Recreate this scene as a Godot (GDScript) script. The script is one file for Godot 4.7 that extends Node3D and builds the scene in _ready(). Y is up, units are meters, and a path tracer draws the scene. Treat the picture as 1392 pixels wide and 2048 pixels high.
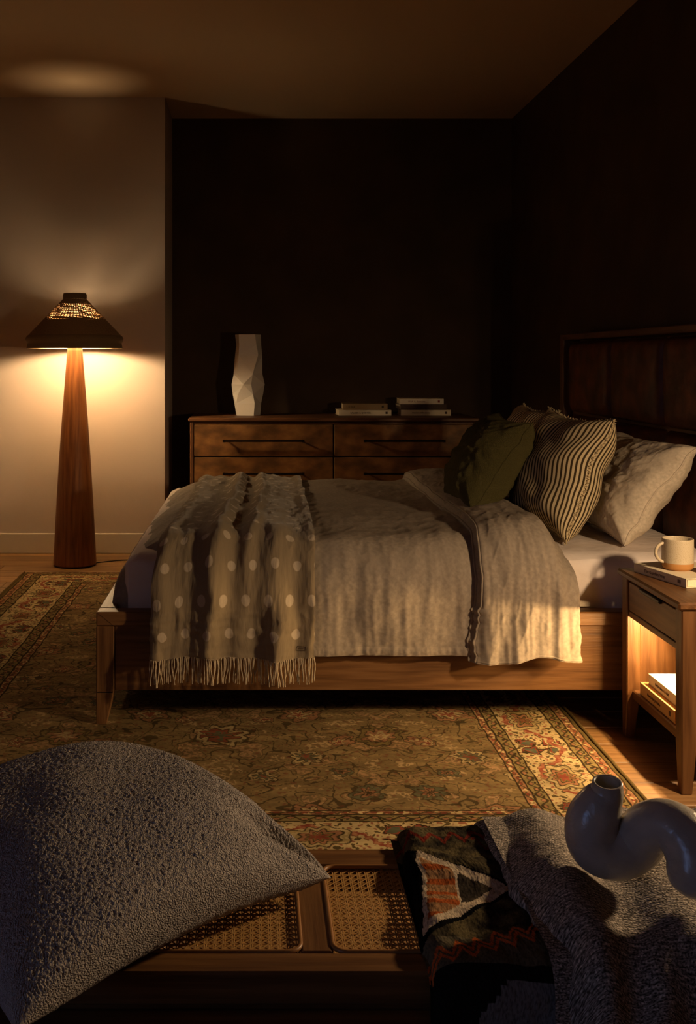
extends Node3D
# A dark bedroom in the evening. Metres, y up; the camera stands at x 0, z 0 and looks along -z, so a thing D metres away is at z = -D.

var M := {}
var taken := {}
var textures := {}

class Geo:
	var v := PackedVector3Array()
	var n := PackedVector3Array()
	var uv := PackedVector2Array()
	var ix := PackedInt32Array()

	func tri(a: Vector3, b: Vector3, c: Vector3, out: Vector3) -> void:
		var m := (b - a).cross(c - a)
		if m.length_squared() < 1e-16:
			return
		if m.dot(out) > 0.0:
			var t := b
			b = c
			c = t
		else:
			m = -m
		m = m.normalized()
		var k := v.size()
		for p in [a, b, c]:
			v.append(p)
			n.append(m)
			uv.append(Vector2(p.x, p.y))
		ix.append_array(PackedInt32Array([k, k + 1, k + 2]))

	func quad(a: Vector3, b: Vector3, c: Vector3, d: Vector3, out: Vector3) -> void:
		tri(a, b, c, out)
		tri(a, c, d, out)

	# a chamfered box; shape maps each point (for tapered legs)
	func box(at: Vector3, size: Vector3, bev := 0.003, shape = null) -> void:
		var h := size / 2.0
		bev = minf(bev, minf(h.x, minf(h.y, h.z)) * 0.9)
		var p := {}
		for sx in [-1, 1]:
			for sy in [-1, 1]:
				for sz in [-1, 1]:
					for k in 3:
						var q := Vector3(sx * (h.x - bev), sy * (h.y - bev), sz * (h.z - bev))
						q[k] = [sx, sy, sz][k] * h[k]
						p[[sx, sy, sz, k]] = (shape.call(q) if shape != null else q) + at
		for s in [-1, 1]:
			quad(p[[s, -1, -1, 0]], p[[s, 1, -1, 0]], p[[s, 1, 1, 0]], p[[s, -1, 1, 0]], Vector3(s, 0, 0))
			quad(p[[-1, s, -1, 1]], p[[1, s, -1, 1]], p[[1, s, 1, 1]], p[[-1, s, 1, 1]], Vector3(0, s, 0))
			quad(p[[-1, -1, s, 2]], p[[1, -1, s, 2]], p[[1, 1, s, 2]], p[[-1, 1, s, 2]], Vector3(0, 0, s))
			for t in [-1, 1]:
				quad(p[[s, t, -1, 0]], p[[s, t, 1, 0]], p[[s, t, 1, 1]], p[[s, t, -1, 1]], Vector3(s, t, 0))
				quad(p[[s, -1, t, 0]], p[[s, 1, t, 0]], p[[s, 1, t, 2]], p[[s, -1, t, 2]], Vector3(s, 0, t))
				quad(p[[-1, s, t, 1]], p[[1, s, t, 1]], p[[1, s, t, 2]], p[[-1, s, t, 2]], Vector3(0, s, t))
				for w in [-1, 1]:
					tri(p[[s, t, w, 0]], p[[s, t, w, 1]], p[[s, t, w, 2]], Vector3(s, t, w))

	# a smooth sheet of (nu+1) x (nv+1) points; its outside is du x dv, or the other way with flip
	func grid(nu: int, nv: int, f: Callable, flip := false, wrap := false, uvs = null) -> void:
		var pts := PackedVector3Array()
		pts.resize((nu + 1) * (nv + 1))
		var base := v.size()
		for j in nv + 1:
			for i in nu + 1:
				var a := float(i) / nu
				var b := float(j) / nv
				pts[j * (nu + 1) + i] = f.call(a, b)
				uv.append(uvs.call(a, b) if uvs != null else Vector2(a, b))
		var w := nu + 1
		for j in nv + 1:
			for i in nu + 1:
				var i0 := i - 1
				var i1 := i + 1
				if wrap:
					i0 = (i - 1 + nu) % nu
					i1 = (i + 1) % nu
				else:
					i0 = maxi(i0, 0)
					i1 = mini(i1, nu)
				var du := pts[j * w + i1] - pts[j * w + i0]
				var dv := pts[mini(j + 1, nv) * w + i] - pts[maxi(j - 1, 0) * w + i]
				var m := du.cross(dv)
				if m.length_squared() < 1e-18:
					m = (pts[mini(j + 2, nv) * w + i1] - pts[maxi(j - 2, 0) * w + i1]).cross(-(pts[j * w + i1] - pts[mini(j + 2, nv) * w + i0]))
				m = m.normalized()
				n.append(-m if flip else m)
		v.append_array(pts)
		for j in nv:
			for i in nu:
				var a := base + j * w + i
				var b := a + 1
				var c := a + w
				var d := c + 1
				if flip:
					ix.append_array(PackedInt32Array([a, b, c, b, d, c]))
				else:
					ix.append_array(PackedInt32Array([a, c, b, b, c, d]))

	# profile: Vector2(radius, height) from the bottom up on the outside
	func lathe(profile: Array, segs := 48, at := Vector3.ZERO) -> void:
		var m := profile.size() - 1
		grid(segs, m, func(a: float, b: float):
			var q: Vector2 = profile[roundi(b * m)]
			return at + Vector3(cos(a * TAU) * q.x, q.y, -sin(a * TAU) * q.x), false, true)

	func tube(path: Array, radius: Variant, sides := 8, caps := true) -> void:
		var m := path.size() - 1
		var side: Array = []
		var up := Vector3(0.13, 0.97, 0.21)
		for k in m + 1:
			var t: Vector3 = (path[mini(k + 1, m)] - path[maxi(k - 1, 0)]).normalized()
			up = (up - t * up.dot(t))
			if up.length() < 1e-3:
				up = t.cross(Vector3(0.3, 0.2, 0.9))
			up = up.normalized()
			side.append([up, t.cross(up)])
		grid(sides, m, func(a: float, b: float):
			var k := roundi(b * m)
			var r: float = radius[k] if radius is Array else radius
			return path[k] + (side[k][0] * cos(a * TAU) + side[k][1] * sin(a * TAU)) * r, false, true)
		if caps:
			for k in [0, m]:
				var r: float = radius[k] if radius is Array else radius
				var out: Vector3 = path[k] - path[1 if k == 0 else m - 1]
				for i in sides:
					var p0: Vector3 = path[k] + (side[k][0] * cos(i * TAU / sides) + side[k][1] * sin(i * TAU / sides)) * r
					var p1: Vector3 = path[k] + (side[k][0] * cos((i + 1) * TAU / sides) + side[k][1] * sin((i + 1) * TAU / sides)) * r
					tri(path[k], p0, p1, out)

	func mesh() -> ArrayMesh:
		var a := []
		a.resize(Mesh.ARRAY_MAX)
		a[Mesh.ARRAY_VERTEX] = v
		a[Mesh.ARRAY_NORMAL] = n
		a[Mesh.ARRAY_TEX_UV] = uv
		a[Mesh.ARRAY_INDEX] = ix
		var m := ArrayMesh.new()
		m.add_surface_from_arrays(Mesh.PRIMITIVE_TRIANGLES, a)
		return m


func numbered(called: String) -> String:
	if not taken.has(called):
		taken[called] = 0
		return called
	taken[called] += 1
	return "%s_%03d" % [called, taken[called]]

func W(x: float, y: float, d: float) -> Vector3:
	return Vector3(x, y, -d)

func obj(called: String, g: Variant, m: Material, parent: Node3D = self, at := Vector3.ZERO) -> MeshInstance3D:
	var o := MeshInstance3D.new()
	o.mesh = g.mesh() if g is Geo else g
	o.material_override = m
	o.position = at
	if parent == self:
		o.name = numbered(called)
	else:
		var k := 0
		var used := called
		while parent.has_node(used):
			k += 1
			used = "%s_%03d" % [called, k]
		o.name = used
	parent.add_child(o, true)
	return o

func tag(o: Node3D, label: String, category: String, group := "") -> Node3D:
	o.set_meta("label", label)
	o.set_meta("category", category)
	if group:
		o.set_meta("group", group)
	return o

func thing(called: String, label: String, category: String, at := Vector3.ZERO, turn := 0.0, group := "") -> Node3D:
	var o := Node3D.new()
	o.name = numbered(called)
	add_child(o, true)
	o.position = at
	o.rotation.y = turn
	return tag(o, label, category, group)

func struct(o: Node3D, label: String) -> Node3D:
	o.set_meta("kind", "structure")
	o.set_meta("label", label)
	o.set_meta("category", o.name.split("_")[0])
	return o

func bx(size: Vector3, bev := 0.003, at := Vector3.ZERO) -> Geo:
	var g := Geo.new()
	g.box(at, size, bev)
	return g

# ---------------------------------------------------------------- materials

func noise(freq: float, octaves := 4, kind := FastNoiseLite.TYPE_SIMPLEX_SMOOTH, sd := 1) -> FastNoiseLite:
	var f := FastNoiseLite.new()
	f.noise_type = kind
	f.frequency = freq
	f.seed = sd
	f.fractal_type = FastNoiseLite.FRACTAL_FBM if octaves > 1 else FastNoiseLite.FRACTAL_NONE
	f.fractal_octaves = octaves
	return f

func ramp(stops: Array) -> Gradient:
	var g := Gradient.new()
	var o := PackedFloat32Array()
	var c := PackedColorArray()
	for s in stops:
		o.append(s[0])
		c.append(s[1])
	g.offsets = o
	g.colors = c
	return g

func ntex(f: FastNoiseLite, stops: Array, size := 512) -> NoiseTexture2D:
	var t := NoiseTexture2D.new()
	t.width = size
	t.height = size
	t.seamless = true
	t.noise = f
	t.color_ramp = ramp(stops)
	t.generate_mipmaps = false
	return t

func gray(f: FastNoiseLite, size := 512, lo := 0.0, hi := 1.0) -> NoiseTexture2D:
	return ntex(f, [[lo, Color.BLACK], [hi, Color.WHITE]], size)

func mat(c: Color, rough := 0.7, spec := 0.5) -> StandardMaterial3D:
	var m := StandardMaterial3D.new()
	m.albedo_color = c
	m.roughness = rough
	m.metallic_specular = spec
	return m

func tri_tex(m: StandardMaterial3D, albedo: Texture2D, bump: Texture2D, scale: Vector3, height := 0.05, offset := Vector3.ZERO) -> StandardMaterial3D:
	m.uv1_triplanar = true
	m.uv1_triplanar_sharpness = 4.0
	m.uv1_scale = scale
	m.uv1_offset = offset
	if albedo:
		m.albedo_texture = albedo
	if bump:
		m.heightmap_enabled = true
		m.heightmap_texture = bump
		m.heightmap_scale = height
	return m

func wood(key: String, tint: Color, along: int, rough := 0.45, stretch := 1.0) -> StandardMaterial3D:
	var s := Vector3(7, 7, 7) * stretch
	s[along] = 0.45
	return tri_tex(mat(tint, rough, 0.45), textures[key], textures["grain"], s, 0.025, Vector3(along * 0.31, along * 0.17, 0.11))

func make_materials() -> void:
	textures["oak"] = ntex(noise(0.012, 5, FastNoiseLite.TYPE_SIMPLEX_SMOOTH, 4), [[0.0, Color8(126, 96, 64)], [0.4, Color8(156, 122, 84)], [0.6, Color8(168, 134, 94)], [1.0, Color8(184, 150, 110)]])
	textures["walnut"] = ntex(noise(0.012, 5, FastNoiseLite.TYPE_SIMPLEX_SMOOTH, 9), [[0.0, Color8(104, 72, 46)], [0.4, Color8(134, 97, 64)], [0.6, Color8(148, 110, 74)], [1.0, Color8(166, 126, 86)]])
	textures["grain"] = gray(noise(0.03, 4, FastNoiseLite.TYPE_SIMPLEX_SMOOTH, 12), 512, 0.2, 0.8)
	textures["plaster"] = gray(noise(0.02, 5, FastNoiseLite.TYPE_SIMPLEX_SMOOTH, 21), 512, 0.1, 0.9)
	textures["fuzz"] = gray(noise(0.09, 3, FastNoiseLite.TYPE_SIMPLEX_SMOOTH, 31), 512, 0.2, 0.8)
	textures["crumple"] = gray(noise(0.012, 5, FastNoiseLite.TYPE_SIMPLEX_SMOOTH, 41), 512, 0.15, 0.85)
	var cr := noise(0.008, 3, FastNoiseLite.TYPE_SIMPLEX_SMOOTH, 45)
	cr.fractal_type = FastNoiseLite.FRACTAL_RIDGED
	textures["creases"] = gray(cr, 512, 0.0, 1.0)
	textures["limewash"] = ntex(noise(0.006, 5, FastNoiseLite.TYPE_SIMPLEX_SMOOTH, 51), [[0.1, Color(0.88, 0.88, 0.88)], [0.9, Color.WHITE]])
	textures["suede"] = ntex(noise(0.008, 5, FastNoiseLite.TYPE_SIMPLEX_SMOOTH, 55), [[0.1, Color(0.55, 0.55, 0.55)], [0.9, Color.WHITE]])
	textures["slub"] = ntex(noise(0.05, 3, FastNoiseLite.TYPE_SIMPLEX_SMOOTH, 61), [[0.2, Color(0.90, 0.90, 0.90)], [0.8, Color.WHITE]])
	textures["speckle"] = ntex(noise(0.12, 2, FastNoiseLite.TYPE_SIMPLEX_SMOOTH, 71), [[0.0, Color(0.45, 0.36, 0.27)], [0.24, Color(0.9, 0.87, 0.8)], [0.4, Color.WHITE]])
	for k in 3:
		M["stand%d" % k] = wood("oak", Color(0.62, 0.53, 0.44), k)
		M["oak%d" % k] = wood("oak", Color(0.72, 0.64, 0.56), k)
		M["dark%d" % k] = wood("walnut", Color(0.74, 0.66, 0.58), k, 0.5)
		M["bench%d" % k] = wood("walnut", Color(0.82, 0.77, 0.68), k, 0.5)
	M.lamp_wood = wood("walnut", Color(1.0, 0.86, 0.74), 1, 0.5, 0.9)
	M.wall_light = tri_tex(mat(Color8(194, 178, 164), 0.9, 0.3), null, textures["plaster"], Vector3.ONE * 1.5, 0.03)
	M.wall_dark = tri_tex(mat(Color8(84, 66, 50), 0.92, 0.25), textures["limewash"], textures["plaster"], Vector3.ONE * 0.8, 0.06)
	M.ceiling = tri_tex(mat(Color8(196, 170, 140), 0.95, 0.25), null, textures["plaster"], Vector3.ONE * 1.5, 0.03)
	M.trim = mat(Color8(196, 184, 166), 0.55)
	M.rattan = tri_tex(mat(Color8(160, 124, 82), 0.75), textures["slub"], textures["fuzz"], Vector3.ONE * 8, 0.04)
	M.rattan_dark = tri_tex(mat(Color8(140, 112, 74), 0.8), textures["slub"], textures["fuzz"], Vector3.ONE * 8, 0.05)
	M.liner = mat(Color8(240, 226, 200), 0.8)
	M.black = mat(Color8(22, 18, 15), 0.4)
	M.bronze = mat(Color8(40, 28, 20), 0.35)
	M.bronze.metallic = 0.6
	M.ceramic = mat(Color8(238, 230, 216), 0.35)
	M.drawer_front = tri_tex(mat(Color8(168, 118, 66), 0.55, 0.4), textures["suede"], textures["grain"], Vector3(1.2, 2.0, 2.0), 0.02)
	M.leather = tri_tex(mat(Color8(122, 66, 36), 0.5, 0.45), textures["suede"], textures["crumple"], Vector3.ONE * 1.6, 0.1)
	M.linen = tri_tex(mat(Color8(158, 144, 128), 0.9, 0.2), textures["slub"], textures["creases"], Vector3(2.2, 2.2, 2.2), 0.14)
	M.linen_pale = tri_tex(mat(Color8(204, 188, 166), 0.9, 0.2), textures["slub"], textures["creases"], Vector3(2.6, 2.6, 2.6), 0.35)
	M.sheet = tri_tex(mat(Color8(228, 214, 204), 0.9, 0.2), null, textures["crumple"], Vector3(3, 3, 3), 0.12)
	M.olive = tri_tex(mat(Color8(98, 90, 54), 0.95, 0.2), textures["slub"], textures["fuzz"], Vector3(7, 7, 7), 0.4)
	M.cream_trim = tri_tex(mat(Color8(196, 176, 136), 0.95, 0.2), textures["slub"], null, Vector3.ONE * 12)
	M.fringe = tri_tex(mat(Color8(196, 178, 150), 0.95, 0.2), textures["slub"], null, Vector3.ONE * 12)
	M.boucle = tri_tex(mat(Color8(188, 179, 174), 1.0, 0.15), textures["slub"], textures["fuzz"], Vector3.ONE * 9, 0.3)
	M.mug = tri_tex(mat(Color8(198, 182, 154), 0.35), textures["speckle"], null, Vector3.ONE * 6)
	M.mug_base = mat(Color8(176, 124, 66), 0.8)
	M.stone_vase = tri_tex(mat(Color8(192, 184, 172), 0.24, 0.6), textures["limewash"], textures["plaster"], Vector3.ONE * 6, 0.06)
	M.paper = tri_tex(mat(Color8(232, 216, 182), 0.85, 0.3), null, null, Vector3.ONE)
	M.cane = tri_tex(mat(Color8(196, 150, 86), 0.55), textures["slub"], null, Vector3.ONE * 10)
	M.spline = mat(Color8(150, 104, 58), 0.45)
	M.white_metal = mat(Color8(210, 204, 196), 0.5)
	M.ink = mat(Color8(70, 54, 40), 0.8)
	for c in [["cream", Color8(228, 208, 170)], ["tan", Color8(150, 122, 84)], ["brown", Color8(78, 56, 38)], ["ivory", Color8(232, 216, 184)], ["grey", Color8(120, 104, 92)], ["ochre", Color8(196, 156, 98)], ["white", Color8(236, 222, 192)]]:
		M["cover_" + c[0]] = mat(c[1], 0.6, 0.4)

func glow(c: Color, e: float) -> StandardMaterial3D:
	var m := mat(Color(0.9, 0.85, 0.75), 0.6)
	m.emission_enabled = true
	m.emission = c
	m.emission_energy_multiplier = e
	return m

func omni(called: String, at: Vector3, c: Color, e: float, size: float, parent: Node3D) -> void:
	var l := OmniLight3D.new()
	l.name = called
	l.position = at
	l.light_color = c
	l.light_energy = e
	l.light_size = size
	l.omni_range = 12.0
	l.omni_attenuation = 2.0
	l.shadow_enabled = true
	parent.add_child(l, true)

# ---------------------------------------------------------------- scene

const LAMP_COLOR := Color(1.0, 0.855, 0.65)
const READING_COLOR := Color(1.0, 0.85, 0.66)
const LED_COLOR := Color(1.0, 0.82, 0.56)
const FLOOR_LAMP := 0.78
const READING_LAMP := 2.2
const LED := 0.38

func _ready() -> void:
	var cam := Camera3D.new()
	cam.name = "camera"
	cam.projection = Camera3D.PROJECTION_FRUSTUM
	cam.near = 0.05
	cam.far = 60.0
	cam.size = 0.05 * 2048.0 / 2045.0
	cam.frustum_offset = Vector2(0.05 * 186.0 / 2045.0, -0.05 * 304.0 / 2045.0)
	cam.position = Vector3(0, 1.15, 0)
	add_child(cam)
	cam.make_current()
	var we := WorldEnvironment.new()
	we.name = "evening_sky"
	var e := Environment.new()
	e.background_mode = Environment.BG_SKY
	var sky := ProceduralSkyMaterial.new()
	sky.sky_top_color = Color(0.31, 0.39, 0.55)
	sky.sky_horizon_color = Color(0.42, 0.48, 0.62)
	sky.ground_bottom_color = Color(0.10, 0.11, 0.14)
	sky.ground_horizon_color = Color(0.25, 0.28, 0.34)
	sky.sky_energy_multiplier = 2.2
	sky.ground_energy_multiplier = 0.8
	e.sky = Sky.new()
	e.sky.sky_material = sky
	e.tonemap_mode = Environment.TONE_MAPPER_LINEAR
	e.tonemap_exposure = 1.0
	e.sdfgi_enabled = true
	e.ssao_enabled = true
	e.ssil_enabled = true
	we.environment = e
	add_child(we)

	make_materials()
	room()
	rug()
	bed()
	dresser()
	floor_lamp()
	nightstand()
	bench()
	mattress_and_duvet()
	bed_throw()
	pillows()
	dresser_things()
	nightstand_things()
	bench_cushion()
	bench_textiles()
	loop_vase()

const CEIL := 2.714
const BACK := 6.625
const RIGHT := 1.664

func room() -> void:
	var fl := Node3D.new()
	fl.name = "floor"
	add_child(fl)
	struct(fl, "oak plank floor of the bedroom")
	obj("subfloor", bx(Vector3(4.9, 0.1, 9.2), 0.001), M.dark0, fl, Vector3(-0.6, -0.068, -2.3))
	var rng := RandomNumberGenerator.new()
	rng.seed = 7
	var tones: Array = []
	for k in 5:
		tones.append(wood("oak", Color(0.88, 0.83, 0.76) * (0.82 + 0.07 * k), 0, 0.5))
		tones[k].albedo_color.a = 1.0
		tones[k].uv1_offset = Vector3(k * 0.37, k * 0.21, k * 0.13)
	var d := 0.96
	while d < 6.6:
		var x := -2.68 - rng.randf() * 1.1
		while x < RIGHT:
			var len := 1.5 + rng.randf() * 0.5
			var a := maxf(x, -2.68)
			var b := minf(x + len, RIGHT)
			if b - a > 0.05:
				obj("plank", bx(Vector3(b - a - 0.0025, 0.018, 0.1375), 0.0022), tones[rng.randi() % 5], fl, W((a + b) / 2, -0.009 + rng.randf() * 0.0006, d + 0.07))
			x += len
		d += 0.14
	struct(obj("ceiling", bx(Vector3(4.9, 0.15, 9.2), 0.001), M.ceiling, self, Vector3(-0.6, CEIL + 0.075, -2.3)), "plain pale ceiling over the whole room")
	struct(obj("wall_back", bx(Vector3(2.4, CEIL + 0.1, 0.15), 0.001), M.wall_dark, self, W(0.5, CEIL / 2, BACK + 0.075)), "dark brown wall of the recess behind the dresser")
	struct(obj("wall_left", bx(Vector3(2.2, CEIL + 0.1, 0.7), 0.002), M.wall_light, self, W(-0.536 - 1.1, CEIL / 2, 6.09 + 0.35)), "pale beige wall behind the floor lamp")
	struct(obj("wall_right", bx(Vector3(0.15, CEIL + 0.1, 9.2), 0.001), M.wall_dark, self, Vector3(RIGHT + 0.075, CEIL / 2, -2.3)), "dark brown wall behind the headboard")
	struct(obj("wall_rear", bx(Vector3(4.9, CEIL + 0.1, 0.15), 0.001), M.wall_light, self, Vector3(-0.6, CEIL / 2, 2.2)), "beige wall behind the camera")
	var side := CSGBox3D.new()
	side.name = "wall_side"
	side.size = Vector3(0.15, CEIL + 0.1, 9.2)
	side.position = Vector3(-2.775, CEIL / 2, -2.3)
	side.material = M.wall_light
	var hole := CSGBox3D.new()
	hole.name = "opening"
	hole.operation = CSGShape3D.OPERATION_SUBTRACTION
	hole.size = Vector3(0.4, 1.5, 1.6)
	hole.position = Vector3(0, 1.6 - CEIL / 2, 3.3)
	side.add_child(hole)
	add_child(side)
	struct(side, "beige wall with the window")
	var win := Node3D.new()
	win.name = "window_1"
	add_child(win)
	win.position = Vector3(-2.775, 1.6, 1.0)
	struct(win, "white framed window in the beige side wall")
	var g := Geo.new()
	for s in [-1, 1]:
		g.box(Vector3(0, s * 0.73, 0), Vector3(0.06, 0.05, 1.6))
		g.box(Vector3(0, 0, s * 0.78), Vector3(0.06, 1.41, 0.045))
	g.box(Vector3.ZERO, Vector3(0.05, 1.41, 0.04))
	obj("window_frame", g, M.trim, win)
	var glass := mat(Color(1, 1, 1, 0.05), 0.02)
	glass.transparency = BaseMaterial3D.TRANSPARENCY_ALPHA
	for s in [-1, 1]:
		obj("pane", bx(Vector3(0.006, 1.4, 0.73), 0.0005), glass, win, Vector3(0, 0, s * 0.39))
	var bb := Geo.new()
	bb.box(Vector3.ZERO, Vector3(2.13, 0.12, 0.016), 0.004)
	struct(obj("baseboard_left", bb, M.trim, self, W(-1.604, 0.06, 6.081)), "pale painted baseboard under the beige wall")

# ------------------------------------------------------------ rug
func rug_texture() -> ImageTexture:
	var w := 1152
	var h := 1650
	var x0 := -1.24
	var x1 := 1.015
	var d0 := 2.27
	var d1 := 5.5
	var vine := noise(5.5, 2, FastNoiseLite.TYPE_SIMPLEX_SMOOTH, 3)
	var warp := noise(9.0, 2, FastNoiseLite.TYPE_SIMPLEX_SMOOTH, 5)
	var fine := noise(38.0, 2, FastNoiseLite.TYPE_SIMPLEX_SMOOTH, 8)
	var worn := noise(3.0, 4, FastNoiseLite.TYPE_SIMPLEX_SMOOTH, 14)
	var field := Color8(130, 110, 78)
	var field2 := Color8(156, 134, 96)
	var cream := Color8(206, 186, 144)
	var red := Color8(142, 66, 54)
	var pink := Color8(166, 116, 90)
	var olive := Color8(124, 108, 68)
	var dark := Color8(46, 38, 26)
	var teal := Color8(88, 96, 80)
	var bytes := PackedByteArray()
	bytes.resize(w * h * 3)
	var at := 0
	for j in h:
		var d := d0 + (d1 - d0) * (j + 0.5) / h
		for i in w:
			var x := x0 + (x1 - x0) * (i + 0.5) / w
			var er := x1 - x
			var el := (x - x0) * 0.82
			var en := d - d0
			var ef := d1 - d
			var ex := minf(er, el)
			var ed := minf(en, ef)
			var edge := minf(ex, ed)
			var t := d if ex < ed else x
			var wp := warp.get_noise_2d(x, d)
			var fn := fine.get_noise_2d(x, d)
			edge += wp * 0.003
			var c := field
			if edge < 0.020:
				c = olive.darkened(0.25)
			elif edge < 0.314 and (absf(edge - 0.022) < 0.0024 or absf(edge - 0.052) < 0.0024 or absf(edge - 0.091) < 0.0028 or absf(edge - 0.251) < 0.0024 or absf(edge - 0.288) < 0.0028 or absf(edge - 0.312) < 0.0024):
				c = dark
			elif edge < 0.091 or (edge > 0.251 and edge < 0.314):
				var pk := edge < 0.052 or edge > 0.288
				var mid := 0.037 if edge < 0.052 else 0.0715 if edge < 0.091 else 0.2695 if edge < 0.288 else 0.300
				var half := 0.013 if pk else 0.018
				c = pink if pk else olive.lerp(cream, 0.25)
				var tt := fposmod(t, 0.07) / 0.07
				var u := (edge - mid) / half
				var scroll := u - 0.62 * sin(tt * TAU)
				if absf(scroll) < 0.2:
					c = dark.lerp(olive, 0.2 if not pk else 0.45)
				else:
					var r2 := Vector2((absf(tt - 0.5) - 0.25) * 3.4, u + 0.25 * signf(tt - 0.5)).length()
					if r2 < 0.42:
						c = red if pk else pink
					elif r2 < 0.56:
						c = dark.lerp(c, 0.3)
				if fn > 0.36:
					c = cream if pk else dark
			elif edge < 0.251:
				var u := (edge - 0.171) / 0.08
				var tt := fposmod(t + 0.07, 0.44) - 0.22
				c = cream
				var path := 0.62 * sin((tt + 0.11) * TAU / 0.44) + wp * 0.35
				var q := absf(u - path)
				if q < 0.13 + fn * 0.16:
					c = red.lerp(pink, clampf(fn * 1.5 + 0.2, 0, 1))
				elif q < 0.17 + fn * 0.16 and fn > 0.0:
					c = dark.lerp(olive, 0.4)
				var rr := Vector2(tt / 0.085, u / 0.62).length() + 0.12 * cos(8.0 * atan2(u * 0.08, tt)) + wp * 0.2
				if rr < 0.24:
					c = red
				elif rr < 0.36:
					c = olive
				elif rr < 0.42:
					c = dark
				elif rr < 0.62:
					c = pink
				elif rr < 0.70:
					c = dark.lerp(olive, 0.3)
				elif rr < 0.92:
					c = olive.lerp(cream, 0.5) if fn > -0.1 else cream
				elif rr < 1.0:
					c = dark.lerp(cream, 0.2)
				elif q > 0.25:
					var r3 := Vector2((absf(tt) - 0.19) / 0.035, (absf(u) - 0.45) / 0.4).length() + fn * 0.5
					if r3 < 0.45:
						c = teal
					elif r3 < 0.7:
						c = red
					elif r3 < 0.85:
						c = dark
					elif fn > 0.33:
						c = dark.lerp(olive, 0.4)
					elif fn < -0.38:
						c = red.lerp(cream, 0.3)
			else:
				# the field: mirrored vines, palmettes on a lattice
				var cx := fposmod(x + 0.1 + 0.48, 0.96) - 0.48
				var cd := fposmod(d - 3.1 + 0.36, 0.72) - 0.36
				var mx := absf(cx) + wp * 0.025
				var md := cd + wp * 0.02
				c = field.lerp(field2, clampf(0.5 + worn.get_noise_2d(x, d * 2.5) * 1.2, 0, 1))
				var vn := vine.get_noise_2d(mx * 1.1, md * 1.25 + 3.0)
				if absf(vn) < 0.032 + fn * 0.03:
					c = dark.lerp(olive, 0.15)
				elif absf(vn - 0.33) < 0.028:
					c = dark.lerp(olive, 0.4)
				elif vn > 0.36 and fn > -0.05:
					c = pink.lerp(cream, 0.45)
				elif vn < -0.42 and fn > 0.0:
					c = cream.lerp(pink, 0.25)
				for f in [[0.0, 0.0, 0.085, 0], [0.24, 0.18, 0.06, 1], [0.24, -0.17, 0.05, 2], [0.48, 0.0, 0.075, 3], [0.0, 0.30, 0.05, 4], [0.40, 0.31, 0.045, 5], [0.13, -0.30, 0.04, 2], [0.36, -0.05, 0.035, 4], [0.12, 0.13, 0.03, 1], [0.33, -0.28, 0.03, 5]]:
					var px := mx - float(f[0])
					var pd := md - float(f[1])
					var far := float(f[2])
					if absf(px) > far * 1.5 or absf(pd) > far * 1.5:
						continue
					var ang := atan2(pd, px)
					var r := Vector2(px, pd).length() / far + 0.16 * cos((6.0 + float(int(f[2] * 100) % 3)) * ang + float(f[3])) + fn * 0.10
					if r > 1.05:
						continue
					var k := int(f[3])
					if r > 0.93:
						c = dark.lerp(olive, 0.1)
					elif r > 0.62:
						c = [cream, pink, cream, olive, pink, teal][k]
						if fn > 0.3:
							c = c.lerp(dark, 0.5)
					elif r > 0.54:
						c = dark
					elif r > 0.28:
						c = [red, cream, teal, pink, cream, pink][k]
					else:
						c = [teal, red, red, cream, red, dark][k]
				if fn > 0.46:
					c = c.lerp(dark, 0.6)
				elif fn < -0.48:
					c = c.lerp(red, 0.5)
			if edge >= 0.314:
				c = c.lerp(field, 0.22)
			var wear := 0.90 + 0.16 * worn.get_noise_2d(x * 2.0, d * 7.0) + fn * 0.10
			c = c.lerp(field2, 0.16)
			bytes[at] = clampi(int(c.r8 * wear), 0, 255)
			bytes[at + 1] = clampi(int(c.g8 * wear), 0, 255)
			bytes[at + 2] = clampi(int(c.b8 * wear), 0, 255)
			at += 3
	return ImageTexture.create_from_image(Image.create_from_data(w, h, false, Image.FORMAT_RGB8, bytes))

func rug() -> void:
	var m := mat(Color(0.92, 0.9, 0.86), 1.0, 0.1)
	m.albedo_texture = rug_texture()
	var pile := noise(26.0, 2, FastNoiseLite.TYPE_SIMPLEX_SMOOTH, 2)
	var r := thing("rug", "worn patterned rug with red and cream flower border under the bed", "rug")
	var g := Geo.new()
	g.grid(140, 200, func(a: float, b: float):
		var x := lerpf(-1.24, 1.015, a)
		var d := lerpf(2.27, 5.5, b)
		var rim := minf(minf(a * 2.255, (1 - a) * 2.255), minf(b * 3.23, (1 - b) * 3.23))
		return W(x + 0.004 * pile.get_noise_1d(d * 0.3) , 0.003 + 0.009 * sqrt(clampf(rim / 0.012, 0, 1)) + 0.0006 * pile.get_noise_2d(x, d), d))
	obj("pile", g, m, r)
	m.heightmap_enabled = true
	m.heightmap_texture = textures["fuzz"]
	m.heightmap_scale = 0.05
	var bind := tri_tex(mat(Color8(104, 86, 54), 1.0, 0.1), textures["slub"], textures["fuzz"], Vector3.ONE * 12, 0.1)
	for x in [-1.24, 1.015]:
		var path := []
		for k in 60:
			path.append(W(x + 0.004 * pile.get_noise_1d((2.27 + k * 3.23 / 59) * 0.3), 0.0062, 2.27 + k * 3.23 / 59))
		var t := Geo.new()
		t.tube(path, 0.0062, 8)
		obj("bound_edge", t, bind, r)

# ------------------------------------------------------------ bed
const BN := 3.19   # near face of the bed frame
const BF := 5.10
const BX0 := -0.496
const BX1 := 1.60

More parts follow.
